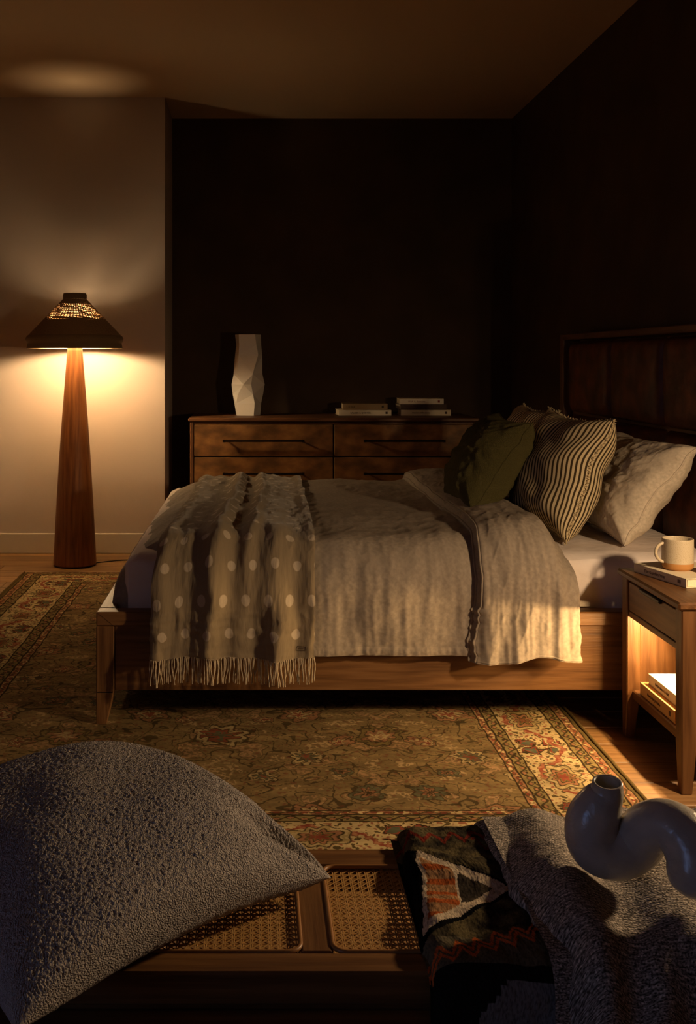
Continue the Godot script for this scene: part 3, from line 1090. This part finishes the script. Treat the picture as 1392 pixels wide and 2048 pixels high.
# ------------------------------------------------------------ floor lamp
func floor_lamp() -> void:
	var t := thing("floor_lamp", "floor lamp with a tall tapered wooden column and a woven rattan cone shade", "lamp", W(-1.011, 0.0, 5.74))
	var g := Geo.new()
	var prof := [Vector2(0.0, 0.004), Vector2(0.114, 0.004), Vector2(0.119, 0.010)]
	for k in 41:
		var f := k / 40.0
		prof.append(Vector2(lerpf(0.1195, 0.040, f) + 0.006 * sin(f * PI), 0.014 + f * 1.215))
	prof.append(Vector2(0.0, 1.231))
	g.lathe(prof, 64)
	obj("base", g, M.lamp_wood, t)
	g = Geo.new()
	g.lathe([Vector2(0, 0), Vector2(0.112, 0), Vector2(0.112, 0.005), Vector2(0.0, 0.005)], 48)
	obj("foot_ring", g, M.black, t)
	g = Geo.new()
	g.lathe([Vector2(0.0, 1.229), Vector2(0.014, 1.229), Vector2(0.014, 1.245), Vector2(0.0, 1.245)], 20)
	obj("socket", g, M.black, t)
	# cord along the floor
	g = Geo.new()
	var path := []
	for k in 30:
		var f := k / 29.0
		path.append(Vector3(0.10 + f * 0.42, 0.004, -0.03 - 0.05 * sin(f * 4.0) - f * 0.10))
	g.tube(path, 0.0032, 6)
	obj("cord", g, M.black, t)
	# the woven shade: stakes and weavers; a looser belt lets the light out
	var sh := Node3D.new()
	sh.name = "shade"
	t.add_child(sh)
	var lo := Vector2(0.252, 1.288)
	var hi := Vector2(0.060, 1.492)
	g = Geo.new()
	for k in 56:
		var a := k * TAU / 56
		var dir := Vector3(cos(a), 0, sin(a))
		g.tube([dir * lo.x + Vector3(0, lo.y, 0), dir * hi.x + Vector3(0, hi.y, 0)], [0.0036, 0.0026], 6, false)
	obj("stake", g, M.rattan, sh).set_meta("kind", "stuff")
	g = Geo.new()
	var rng := RandomNumberGenerator.new()
	rng.seed = 3
	var f := 0.0
	var row := 0
	while f <= 1.0:
		var c := lo.lerp(hi, f)
		var loose := smoothstep(0.36, 0.44, f) * (1.0 - smoothstep(0.82, 0.90, f))
		var segs := 160
		var th := lerpf(0.0024, 0.00225, loose)
		var gaps := noise(1.0, 2, FastNoiseLite.TYPE_SIMPLEX_SMOOTH, 300)
		var sag := rng.randf() * TAU
		var par := row % 2
		g.grid(5, segs, func(p: float, q: float):
			var a := q * TAU
			var wob := 0.0022 * cos(a * 28.0 + par * PI) + 0.0004
			var rr := c.x + wob
			var yy := c.y + loose * 0.0025 * sin(a * 3.0 + sag) + loose * 0.0012 * sin(a * 11.0 + sag * 2)
			var t2 := th * (1.0 - loose * 0.36 * smoothstep(0.15, 0.6, gaps.get_noise_3d(cos(a) * 3.0, f * 9.0, sin(a) * 3.0)))
			return Vector3(cos(a) * (rr + cos(p * TAU) * t2), yy + sin(p * TAU) * t2, sin(a) * (rr + cos(p * TAU) * t2)), true, true)
		f += lerpf(0.0145, 0.0155, loose)
		row += 1
	obj("weave", g, M.rattan, sh).set_meta("kind", "stuff")
	g = Geo.new()
	g.lathe([Vector2(0.246, 1.292), Vector2(0.262, 1.286), Vector2(0.270, 1.274), Vector2(0.2715, 1.262), Vector2(0.266, 1.250), Vector2(0.260, 1.244), Vector2(0.262, 1.236), Vector2(0.2655, 1.217), Vector2(0.2635, 1.213), Vector2(0.2605, 1.217), Vector2(0.255, 1.244), Vector2(0.246, 1.292)], 96)
	obj("rim_band", g, M.rattan_dark, sh)
	g = Geo.new()
	g.lathe([Vector2(0.056, 1.490), Vector2(0.064, 1.488), Vector2(0.0665, 1.50), Vector2(0.066, 1.515), Vector2(0.062, 1.524), Vector2(0.056, 1.522), Vector2(0.056, 1.490)], 64)
	obj("top_ring", g, M.rattan_dark, sh)
	g = Geo.new()
	g.lathe([Vector2(0.036, 1.504), Vector2(0.060, 1.502), Vector2(0.060, 1.506), Vector2(0.036, 1.508), Vector2(0.036, 1.504)], 48)
	obj("ring_collar", g, M.rattan_dark, sh)
	g = Geo.new()
	g.lathe([Vector2(0.2585, 1.2165), Vector2(0.248, 1.283), Vector2(0.158, 1.3785)], 72)
	obj("liner", g, M.liner, sh)
	g = Geo.new()
	var bulb := []
	for k in 13:
		var a := -PI / 2 + k * PI / 12
		bulb.append(Vector2(cos(a) * 0.042, 1.280 + sin(a) * 0.042))
	g.lathe(bulb, 24)
	obj("light_bulb", g, glow(LAMP_COLOR, 4.0), t)
	omni("lamp_light", Vector3(0, 1.280, 0), LAMP_COLOR, FLOOR_LAMP, 0.042, t)

# ------------------------------------------------------------ nightstand
const NX := 1.115
func nightstand() -> void:
	var t := thing("nightstand", "wooden nightstand with one drawer and a lit open shelf beside the bed", "nightstand")
	var dn := 2.70
	var df := 3.14
	var x1 := 1.655
	var top := 0.51
	var cd := (dn + df) / 2
	obj("top_board", bx(Vector3(x1 - NX, 0.02, df - dn + 0.02), 0.005), M.stand2, t, W((NX + x1) / 2, top - 0.01, cd))
	var px := 0.042
	for x in [NX + 0.012 + px / 2, x1 - px / 2 - 0.005]:
		for d in [dn + px / 2, df - px / 2]:
			var g := Geo.new()
			var inn := -0.010 if d > cd else 0.010
			leg(g, W(x, 0, d), Vector3(px, top - 0.021, px), 0.135, Vector2(0.028, 0.026), Vector2(-0.006 if x < 1.4 else 0.006, -inn * -0.6))
			obj("leg", g, M.stand1, t)
	for d in [dn + 0.014, df - 0.014]:
		obj("side_panel", bx(Vector3(x1 - NX - 0.11, 0.375, 0.018), 0.002), M.stand1, t, W((NX + x1) / 2 + 0.004, 0.30, d))
	obj("back_panel", bx(Vector3(0.014, 0.375, df - dn - 0.09), 0.002), M.stand1, t, W(x1 - 0.016, 0.30, cd))
	obj("shelf", bx(Vector3(x1 - NX - 0.05, 0.028, df - dn - 0.046), 0.003), M.stand2, t, W((NX + x1) / 2 + 0.004, 0.136, cd))
	obj("drawer_floor", bx(Vector3(x1 - NX - 0.06, 0.012, df - dn - 0.046), 0.002), M.stand2, t, W((NX + x1) / 2 + 0.008, 0.379, cd))
	obj("front_rail", bx(Vector3(0.022, 0.018, df - dn - 0.088), 0.002), M.stand2, t, W(NX + 0.028, 0.381, cd))
	var dr := obj("drawer", bx(Vector3(0.02, 0.087, df - dn - 0.092), 0.002), M.stand2, t, W(NX + 0.027, 0.436, cd))
	obj("handle", bx(Vector3(0.014, 0.012, 0.15), 0.003), M.black, dr, Vector3(-0.012, 0.040, 0.0))
	# light strip under the drawer
	obj("light_strip", bx(Vector3(0.012, 0.010, 0.26), 0.001), glow(LED_COLOR, 3.0), t, W(1.24, 0.3685, cd + 0.01))
	for k in 2:
		var al := AreaLight3D.new()
		al.name = "strip_light_%d" % k
		al.area_size = Vector2(0.012, 0.11)
		al.light_color = LED_COLOR
		al.light_energy = LED
		al.area_range = 8.0
		al.area_attenuation = 2.0
		al.shadow_enabled = true
		t.add_child(al, true)
		# faces out of the shelf and down; its long side runs along the strip
		var z_axis := Vector3(0.86, 0.51, 0.0)
		al.transform = Transform3D(Basis(Vector3(0, 0, 1).cross(z_axis).normalized(), Vector3(0, 0, 1), z_axis).orthonormalized(), W(1.232, 0.3620, cd + 0.01 + (k - 0.5) * 0.13))

func nightstand_things() -> void:
	# reading lamp that stands just outside the frame, in front of the nightstand
	var l := thing("reading_lamp", "slim dark reading lamp with a dome shade standing in front of the nightstand", "lamp", W(1.53, 0.0, 2.0))
	var g := Geo.new()
	g.lathe([Vector2(0, 0), Vector2(0.11, 0), Vector2(0.112, 0.008), Vector2(0.10, 0.016), Vector2(0.012, 0.022), Vector2(0.009, 0.05), Vector2(0.009, 1.115), Vector2(0.0, 1.115)], 40)
	obj("stem", g, M.bronze, l)
	g = Geo.new()
	g.lathe([Vector2(0.128, 1.050), Vector2(0.130, 1.052), Vector2(0.120, 1.095), Vector2(0.09, 1.135), Vector2(0.04, 1.158), Vector2(0.0, 1.162), Vector2(0.0, 1.158), Vector2(0.038, 1.154), Vector2(0.087, 1.132), Vector2(0.116, 1.094), Vector2(0.1265, 1.052)], 48)
	obj("dome_shade", g, M.bronze, l)
	g = Geo.new()
	var ball := []
	for k in 15:
		var a := -PI / 2 + k * PI / 14
		ball.append(Vector2(cos(a) * 0.032, 1.046 + sin(a) * 0.032))
	g.lathe(ball, 28)
	obj("light_bulb", g, glow(READING_COLOR, 4.0), l)
	omni("reading_light", Vector3(0, 1.046, 0), READING_COLOR, READING_LAMP, 0.045, l)
	# book under the mug
	var tw := atan2(0.063, 0.226)
	var b := book("book", "pale hardback with a dark picture on its cover under the mug on the nightstand", Vector3(0.235, 0.026, 0.19), Vector3.ZERO, 0.0, M.cover_ivory, "", "The Garden Year", 0.009, M.cover_grey, -0.02)
	# spine faces the foot of the bed
	var dirx := (W(1.208, 0, 2.864) - W(1.145, 0, 3.09)).normalized()
	var mid := (W(1.208, 0.5105, 2.864) + W(1.145, 0.5105, 3.09)) / 2
	var yaw := atan2(-dirx.z, dirx.x)
	b.rotation.y = yaw
	b.position = mid + Vector3(-dirx.z, 0, dirx.x) * -0.095
	obj("cover_picture", bx(Vector3(0.10, 0.0006, 0.12), 0.0001), M.cover_brown, b, Vector3(0.045, 0.0262, -0.05))
	# mug
	var m := thing("mug", "speckled cream stoneware mug on the book on the nightstand", "mug", W(1.240, 0.5367, 3.0))
	g = Geo.new()
	g.lathe([Vector2(0.0435, 0.020), Vector2(0.0445, 0.024), Vector2(0.0445, 0.088), Vector2(0.0435, 0.0905), Vector2(0.0415, 0.0905), Vector2(0.0405, 0.088), Vector2(0.0405, 0.012), Vector2(0.034, 0.006), Vector2(0.0, 0.006)], 56)
	obj("body", g, M.mug, m)
	g = Geo.new()
	g.lathe([Vector2(0.0, 0.0), Vector2(0.034, 0.0), Vector2(0.040, 0.003), Vector2(0.0438, 0.010), Vector2(0.0442, 0.0205), Vector2(0.043, 0.022)], 56)
	obj("unglazed_base", g, M.mug_base, m)
	g = Geo.new()
	var path := []
	for k in 25:
		var a := lerpf(-1.35, 1.45, k / 24.0)
		path.append(Vector3(-0.040 - 0.030 * cos(a) + 0.004, 0.050 + 0.0285 * sin(a), 0.004))
	g.tube(path, 0.0048, 10)
	obj("handle", g, M.mug, m)
	# books on the shelf
	for s in [["thick cream book at the bottom of the shelf stack in the nightstand", Vector3(0.25, 0.036, 0.20), 1.152, 0.1503, 2.935, M.cover_ochre, "Slow Living Archive"], ["cream book with an engraved picture on top in the nightstand's shelf", Vector3(0.24, 0.031, 0.19), 1.170, 0.1868, 2.92, M.cover_white, "Herbarium  A. Field"]]:
		var sz: Vector3 = s[1]
		var o := book("book", s[0], sz, W(s[2] + sz.z / 2, s[3], s[4]), -PI / 2, s[5], "books on the nightstand shelf", s[6], 0.008, M.cover_brown, -0.02)
		if s[5] == M.cover_white:
			var k := Geo.new()
			var rng := RandomNumberGenerator.new()
			rng.seed = 23
			for r in 26:
				var a := Vector3(rng.randf_range(-0.05, 0.08), 0.0313, rng.randf_range(-0.06, 0.05))
				k.tube([a, a + Vector3(rng.randf_range(-0.02, 0.02), 0, rng.randf_range(-0.02, 0.02)), a + Vector3(rng.randf_range(-0.03, 0.03), 0, rng.randf_range(-0.03, 0.03))], 0.0006, 4)
			obj("engraved_picture", k, M.cover_tan, o)

# ------------------------------------------------------------ bench
const BT := 0.42
func bench() -> void:
	var t := thing("bench", "low wooden bench with woven cane seat panels standing across the rug's near edge", "bench")
	var x0 := -0.78
	var x1 := 0.94
	var dn := 1.2186
	var df := 1.528
	obj("seat_rail", bx(Vector3(x1 - x0, 0.04, 0.042), 0.003), M.bench0, t, W((x0 + x1) / 2, BT - 0.02, dn + 0.021))
	obj("seat_rail", bx(Vector3(x1 - x0, 0.04, 0.050), 0.003), M.bench0, t, W((x0 + x1) / 2, BT - 0.02, df - 0.025))
	var posts := [x0 + 0.02, 0.077 - 0.43, 0.077, 0.077 + 0.43, x1 - 0.02]
	for x in posts:
		obj("cross_rail", bx(Vector3(0.04, 0.038, df - dn - 0.094), 0.003), M.bench2, t, W(x, BT - 0.0195, (dn + df) / 2 - 0.004))
	obj("apron", bx(Vector3(x1 - x0, 0.052, 0.02), 0.002), M.dark0, t, W((x0 + x1) / 2, BT - 0.066, dn + 0.016))
	obj("lower_rail", bx(Vector3(x1 - x0, 0.03, 0.06), 0.003), M.bench0, t, W((x0 + x1) / 2, BT - 0.0595, dn - 0.028))
	for x in [x0 + 0.03, x1 - 0.03]:
		for d in [dn + 0.045, df - 0.03]:
			var g := Geo.new()
			leg(g, W(x, 0, d), Vector3(0.045, BT - 0.041, 0.045), 0.25, Vector2(0.03, 0.03), Vector2.ZERO)
			obj("leg", g, M.bench1, t)
	for k in 4:
		var a: float = posts[k] + 0.02
		var b: float = posts[k + 1] - 0.02
		var n := dn + 0.044
		var f := df - 0.052
		# the cane: pairs along and across, and both diagonals
		var g := Geo.new()
		var p := 0.0116
		var wd := 0.0017
		var nx := int((b - a - 0.004) / p)
		var nz := int((f - n - 0.004) / p)
		var ox := a + ((b - a) - nx * p) / 2
		var oz := n + ((f - n) - nz * p) / 2
		for i in nx + 1:
			for s in [-1, 1]:
				g.box(W(ox + i * p + s * 0.0013, BT - 0.006, (n + f) / 2), Vector3(wd, 0.0009, f - n + 0.006), 0.0002)
		for j in nz + 1:
			for s in [-1, 1]:
				g.box(W((a + b) / 2, BT - 0.0068, oz + j * p + s * 0.0013), Vector3(b - a + 0.006, 0.0009, wd), 0.0002)
		# diagonals
		var tot := nx + nz
		for s in [0, 1]:
			for i in range(-nz, nx + 1):
				var q0 := Vector2(ox + i * p, oz) if s == 0 else Vector2(ox + i * p, oz + nz * p)
				var dir := Vector2(1, 1) if s == 0 else Vector2(1, -1)
				var i0 := maxi(0, -i)
				var i1 := mini(nz, nx - i)
				if i1 <= i0:
					continue
				var q1 := q0 + dir * (i0 * p)
				var q2 := q0 + dir * (i1 * p)
				var y: float = BT - 0.0052 - 0.0022 * s
				var side := Vector2(-dir.y, dir.x).normalized() * 0.0012
				for off in [p / 2]:
					var c1 := q1 + Vector2(off, 0) * 0.0
					var c2 := q2 + Vector2(off, 0) * 0.0
					g.quad(W(c1.x - side.x, y, c1.y - side.y), W(c1.x + side.x, y, c1.y + side.y), W(c2.x + side.x, y, c2.y + side.y), W(c2.x - side.x, y, c2.y - side.y), Vector3.UP)
		var panel := obj("cane_panel", g, M.cane, t)
		panel.set_meta("kind", "stuff")
		# spline rod round the panel
		g = Geo.new()
		var path := []
		var r := 0.018
		var cs := [[b - r, f - r, 0.0], [a + r, f - r, PI / 2], [a + r, n + r, PI], [b - r, n + r, PI * 1.5]]
		for c in cs:
			for q in 7:
				var ang: float = c[2] + q * PI / 12
				path.append(W(c[0] + cos(ang) * r, BT - 0.001, c[1] + sin(ang) * r))
		path.append(path[0])
		g.tube(path, 0.0032, 8, false)
		obj("spline", g, M.spline, t)

func bench_cushion() -> void:
	var R := W(0.108, 0.455, 1.40)
	var B := W(-0.246, 0.46, 1.069)
	var T := W(-0.21, 0.475, 1.732)
	var ex := (R - B)
	var ey := (T - R)
	ey -= ex.normalized() * ey.dot(ex.normalized())
	var c := (B + T) / 2
	c.y = 0.484
	var up := ex.cross(ey).normalized()
	if up.y < 0:
		up = -up
	var t := thing("cushion", "large grey nubbly wool cushion lying on the cane bench", "cushion", c)
	var nub := FastNoiseLite.new()
	nub.noise_type = FastNoiseLite.TYPE_CELLULAR
	nub.cellular_return_type = FastNoiseLite.RETURN_DISTANCE
	nub.frequency = 1.0
	nub.seed = 6
	nub.domain_warp_enabled = true
	nub.domain_warp_amplitude = 0.7
	nub.domain_warp_frequency = 0.8
	var soft := noise(1.0, 3, FastNoiseLite.TYPE_SIMPLEX_SMOOTH, 66)
	var gentle := noise(1.0, 1, FastNoiseLite.TYPE_SIMPLEX_SMOOTH, 67)
	var g := Geo.new()
	for s in [1.0, -1.0]:
		var cells := 380 if s > 0 else 160
		g.grid(cells, cells, func(a: float, b: float):
			var u := (a - 0.5) * 2
			var v := (b - 0.5) * 2
			u = lerpf(u, sin(u * PI / 2), 0.6)
			v = lerpf(v, sin(v * PI / 2), 0.6)
			var x := u * (1.0 - 0.05 * (1.0 - v * v))
			var y := v * (1.0 - 0.05 * (1.0 - u * u))
			var f := pow(maxf(0.0, (1.0 - pow(absf(u), 2.6)) * (1.0 - pow(absf(v), 2.6))), 0.5)
			var cor := pow(absf(u * v), 2.0)
			var z: float = (0.088 if s > 0 else -0.062) * f + 0.007 * f * gentle.get_noise_2d(u * 1.3, v * 1.3)
			z -= 0.030 * cor
			# dents near the right-hand corner
			z -= (0.5 + 0.5 * s) * 0.045 * f * smoothstep(0.45, 0.8, u) * smoothstep(0.45, 0.8, -v) * (0.5 + 0.5 * sin(atan2(1.02 - u, 1.02 + v) * 9.0))
			var p := ex * (x * 0.5) + ey * (y * 0.5)
			var w := Vector3(p.x, 0, p.z) * 150.0
			var bump := 0.0
			bump = s * (0.0030 * (0.9 - nub.get_noise_2d(w.x, w.z * 1.1)) + 0.0016 * soft.get_noise_2d(w.x * 1.7, w.z * 1.7))
			var q: Vector3 = p + up * (z + bump * smoothstep(0.0, 0.22, f))
			if c.y + q.y < BT + 0.002:
				q.y = BT + 0.002 - c.y
			return q, s > 0)
	obj("cover", g, M.boucle, t)

# ------------------------------------------------------------ textiles on the bench
# s runs from behind the bench (0) over the seat and down its front; returns a point on the seat's outline
func over_bench(X: float, s: float, lift: float) -> Vector3:
	var r := 0.02 + lift * 0.6
	var d_rear := 1.545
	var d_front := 1.216
	var y := BT + lift
	var flat := d_rear - d_front
	if s < 0.0:
		var a := clampf(-s / r, 0.0, PI / 2)
		var rest := maxf(0.0, -s - r * PI / 2)
		return W(X, y - r + r * cos(a) - rest, d_rear + r * sin(a))
	if s < flat:
		return W(X, y, d_rear - s)
	var a2 := clampf((s - flat) / r, 0.0, PI / 2)
	var rest2 := maxf(0.0, s - flat - r * PI / 2)
	return W(X, y - r + r * cos(a2) - rest2, d_front - r * sin(a2))

func poly_has(p: Vector2, poly: PackedVector2Array) -> bool:
	return Geometry2D.is_point_in_polygon(p, poly)

func kilim_texture() -> ImageTexture:
	# the woven pattern; x across the cloth 0..0.30 m, y along it 0..0.62 m
	var w := 384
	var h := 793
	var im := Image.create(w, h, false, Image.FORMAT_RGB8)
	var ground := Color8(46, 42, 36)
	var olive := Color8(92, 82, 58)
	var grey := Color8(128, 126, 124)
	var pale := Color8(196, 178, 154)
	var rust := Color8(204, 104, 52)
	var redb := Color8(120, 48, 36)
	var black := Color8(14, 13, 14)
	var n1 := noise(0.02, 3, FastNoiseLite.TYPE_SIMPLEX_SMOOTH, 91)
	var n2 := noise(0.25, 2, FastNoiseLite.TYPE_SIMPLEX_SMOOTH, 92)
	var outer := PackedVector2Array([Vector2(0.020, 0.085), Vector2(0.132, 0.187), Vector2(0.004, 0.290)])
	var mid := PackedVector2Array([Vector2(0.024, 0.108), Vector2(0.106, 0.187), Vector2(0.012, 0.266)])
	var inner := PackedVector2Array([Vector2(0.062, 0.150), Vector2(0.094, 0.187), Vector2(0.060, 0.222)])
	for j in h:
		for i in w:
			# steps of the weave
			var x := (floorf(i / 2.0) * 2 + 1) / w * 0.30
			var y := (floorf(j / 3.0) * 3 + 1.5) / h * 0.62
			var p := Vector2(x, y)
			var c := ground
			if y < 0.30:
				c = olive.lerp(ground, clampf(0.55 + n1.get_noise_2d(i, j) * 1.5 + (x - 0.13) * 4.0, 0, 1))
			elif y < 0.352:
				c = olive.lerp(grey, 0.25)
			else:
				c = ground.darkened(0.25)
			# red broken lines near the far end
			var zz := absf(fposmod(x * 1.0, 0.03) - 0.015)
			if y < 0.075 and absf(y - 0.03 - zz * 1.8) < 0.006:
				c = redb
			if y < 0.30 and x > 0.10 and absf(y - 0.05 - (x - 0.1) * 0.75 - zz * 1.4) < 0.004:
				c = redb.darkened(0.2)
			if poly_has(p, PackedVector2Array([Vector2(0.0, 0.07), Vector2(0.14, 0.187), Vector2(0.0, 0.305)])):
				c = black
			if poly_has(p, outer):
				c = pale
			if poly_has(p, mid):
				c = Color8(66, 58, 48)
				if x < 0.058:
					c = Color8(160, 120, 84)
					if absf(fposmod(y, 0.03) - 0.015) < 0.006:
						c = rust.darkened(0.2)
			if x > 0.058 and poly_has(p, PackedVector2Array([Vector2(0.058, 0.13), Vector2(0.066, 0.13), Vector2(0.066, 0.24), Vector2(0.058, 0.24)])) and poly_has(p, mid):
				c = pale
			if poly_has(p, inner):
				c = Color8(56, 50, 44)
			# orange zigzags
			for k in 2:
				var zy := 0.315 + k * 0.013 - (x - 0.02) * 0.32 + absf(fposmod(x, 0.026) - 0.013) * 1.6
				if absf(y - zy) < 0.004 and y > 0.24 + x * 0.05 and x < 0.15 and not poly_has(p, outer):
					c = rust
			# pale stepped shape with a dark crown on the hanging end
			if y > 0.352:
				var top := 0.375 + maxf(0.0, absf(x - 0.135) - 0.05) * 1.1
				top = floorf(top / 0.008) * 0.008
				if y > top and absf(x - 0.135) < 0.075 + (y - 0.37) * 0.12:
					c = grey
				var cr := absf(x - 0.128)
				if (cr < 0.045 and y > 0.455) or (absf(cr - 0.020) < 0.007 and y > 0.424) or (absf(cr - 0.040) < 0.007 and y > 0.445):
					c = black
				if absf(x - 0.128) < 0.006 and y > 0.48:
					c = redb.darkened(0.4)
			c = c.lerp(c.darkened(0.4), clampf(n2.get_noise_2d(i, j * 0.4) * 0.9 + 0.1, 0, 1))
			im.set_pixel(i, j, c)
	return ImageTexture.create_from_image(im)

func bench_textiles() -> void:
	var wob := noise(1.0, 3, FastNoiseLite.TYPE_SIMPLEX_SMOOTH, 160)
	var k := thing("kilim_blanket", "folded dark patterned kilim with an orange zigzag and a pale triangle hanging over the bench", "blanket")
	var m := mat(Color(1, 1, 1), 1.0, 0.1)
	m.albedo_texture = kilim_texture()
	m.heightmap_enabled = true
	m.heightmap_texture = textures["fuzz"]
	m.heightmap_scale = 0.06
	var surf := func(a: float, b: float):
		var s := lerpf(-0.02, 0.62, b)
		var X := lerpf(0.198, 0.50, a) + 0.010 * wob.get_noise_1d(s * 9.0 + 3) + 0.018 * (1.0 - b)
		var lift := 0.022 + 0.008 * wob.get_noise_2d(X * 7.0, s * 7.0) + 0.002 * wob.get_noise_2d(X * 30.0, s * 30.0)
		# the folded left-hand edge rolls down to the seat
		var roll := clampf(a / 0.09, 0.0, 1.0)
		lift = lerpf(0.003, lift, sqrt(1.0 - pow(1.0 - roll, 2.0)))
		return over_bench(X, s, lift)
	var g := Geo.new()
	g.grid(120, 200, surf, false)
	obj("cloth", g, m, k)
	g = Geo.new()
	g.grid(30, 60, func(a: float, b: float):
		var s := lerpf(0.0, 0.60, b)
		return over_bench(lerpf(0.205, 0.50, a), s, 0.004) , false)
	obj("lower_layer", g, m, k)
	# the heathered grey throw on top
	var t := thing("knit_throw", "thick heathered grey knitted throw lying on the kilim under the looping vase", "blanket")
	var im := Image.create(512, 512, false, Image.FORMAT_RGB8)
	var rng := RandomNumberGenerator.new()
	rng.seed = 19
	var fl := noise(0.05, 3, FastNoiseLite.TYPE_SIMPLEX_SMOOTH, 93)
	for j in 512:
		for i in 512:
			var st := sin(j * TAU / 16.0) * 0.5 + 0.5
			var br := sin(i * TAU / 10.0 + (0.0 if (j / 16) % 2 == 0 else PI)) * 0.5 + 0.5
			var v := 0.62 + 0.22 * st * br + fl.get_noise_2d(i * 0.6, j * 2.5) * 0.4
			if fl.get_noise_2d(i * 1.6 + 900, j * 3.0) > 0.22:
				v *= 0.55
			v = clampf(v, 0.12, 1.0)
			im.set_pixel(i, j, Color(v * 0.98, v * 0.92, v * 0.86))
	var gm := mat(Color(0.92, 0.92, 0.92), 1.0, 0.1)
	gm.albedo_texture = ImageTexture.create_from_image(im)
	gm.uv1_scale = Vector3(2.8, 3.2, 1)
	gm.heightmap_enabled = true
	gm.heightmap_texture = gm.albedo_texture
	gm.heightmap_scale = 0.16
	var top := func(a: float, b: float):
		var s := lerpf(-0.05, 0.62, b)
		var X := lerpf(0.335, 0.90, a) + 0.012 * wob.get_noise_1d(s * 7.0) + 0.03 * smoothstep(0.1, 0.4, s) * (1 - a)
		var hang := smoothstep(0.30, 0.45, s)
		var lift := lerpf(0.042, 0.062, smoothstep(0.0, 0.2, s)) + 0.007 * wob.get_noise_2d(X * 6.0, s * 6.0 + 7)
		lift += hang * 0.022 * sin(X * 62.0 + 1.0 + s * 3.0) * sin(X * 21.0)
		lift += 0.008 * (1 - hang) * sin(X * 48.0 + s * 6)
		var roll := clampf(a / 0.10, 0.0, 1.0)
		lift = lerpf(0.020, lift, sqrt(1.0 - pow(1.0 - roll, 2.0)))
		return over_bench(X, s, lift) + Vector3(0, 0.0, hang * 0.012)
	g = Geo.new()
	g.grid(150, 200, top, false)
	obj("cloth", g, gm, t)
	g = Geo.new()
	g.grid(30, 60, func(a: float, b: float):
		return over_bench(lerpf(0.345, 0.90, a), lerpf(-0.03, 0.6, b), 0.036), false)
	obj("lower_layer", g, gm, t)

func loop_vase() -> void:
	var t := thing("loop_vase", "glazed grey ceramic vase like a thick looping tube on the knitted throw", "vase", W(0.48, 0.480, 1.31))
	# centre line: [x, y, depth, radius]
	var pts := [[0.4516, 0.6080, 1.31, 0.0185], [0.4512, 0.5960, 1.312, 0.0210], [0.4450, 0.5800, 1.315, 0.0275], [0.4350, 0.5540, 1.318, 0.0335], [0.4380, 0.5280, 1.316, 0.0345], [0.4600, 0.5190, 1.310, 0.0330], [0.4850, 0.5310, 1.305, 0.0318], [0.4983, 0.5560, 1.295, 0.0312], [0.5150, 0.5690, 1.278, 0.0305], [0.5310, 0.5600, 1.260, 0.0335], [0.5365, 0.5420, 1.246, 0.0340], [0.5340, 0.5260, 1.240, 0.0328], [0.5335, 0.5110, 1.238, 0.0265], [0.5335, 0.5010, 1.238, 0.0080]]
	var cv := Curve3D.new()
	for k in pts.size():
		var p := W(pts[k][0], pts[k][1], pts[k][2]) - t.position
		var a: Array = pts[maxi(k - 1, 0)]
		var b: Array = pts[mini(k + 1, pts.size() - 1)]
		var tan_: Vector3 = (W(b[0], b[1], b[2]) - W(a[0], a[1], a[2])) / 6.0
		cv.add_point(p, -tan_, tan_)
	var path := []
	var rad := []
	var m := 120
	for k in m + 1:
		var f := float(k) / m * (pts.size() - 1)
		var i := mini(int(f), pts.size() - 2)
		path.append(cv.sample(i, f - i))
		var r0: float = pts[maxi(i - 1, 0)][3]
		var r1: float = pts[i][3]
		var r2: float = pts[i + 1][3]
		var r3: float = pts[mini(i + 2, pts.size() - 1)][3]
		rad.append(cubic_interpolate(r1, r2, r0, r3, f - i))
	var g := Geo.new()
	g.tube(path, rad, 48, false)
	# rounded foot end
	obj("body", g, M.stone_vase, t)
	# lip and the dark throat inside
	g = Geo.new()
	var ax: Vector3 = (path[0] - path[3]).normalized()
	var inner := []
	var ir := []
	for k in 12:
		inner.append(path[0] + ax * (0.001 if k == 0 else -0.004 * k + 0.001))
		ir.append(0.0150 - 0.0002 * k)
	g.tube(inner, ir, 40, false)
	var lip := []
	var sd := ax.cross(Vector3(0, 0, 1)).normalized()
	var sd2 := ax.cross(sd)
	for k in 41:
		lip.append(path[0] + (sd * cos(k * TAU / 40) + sd2 * sin(k * TAU / 40)) * 0.0168)
	g.tube(lip, 0.0021, 8, false)
	obj("lip", g, M.stone_vase, t)
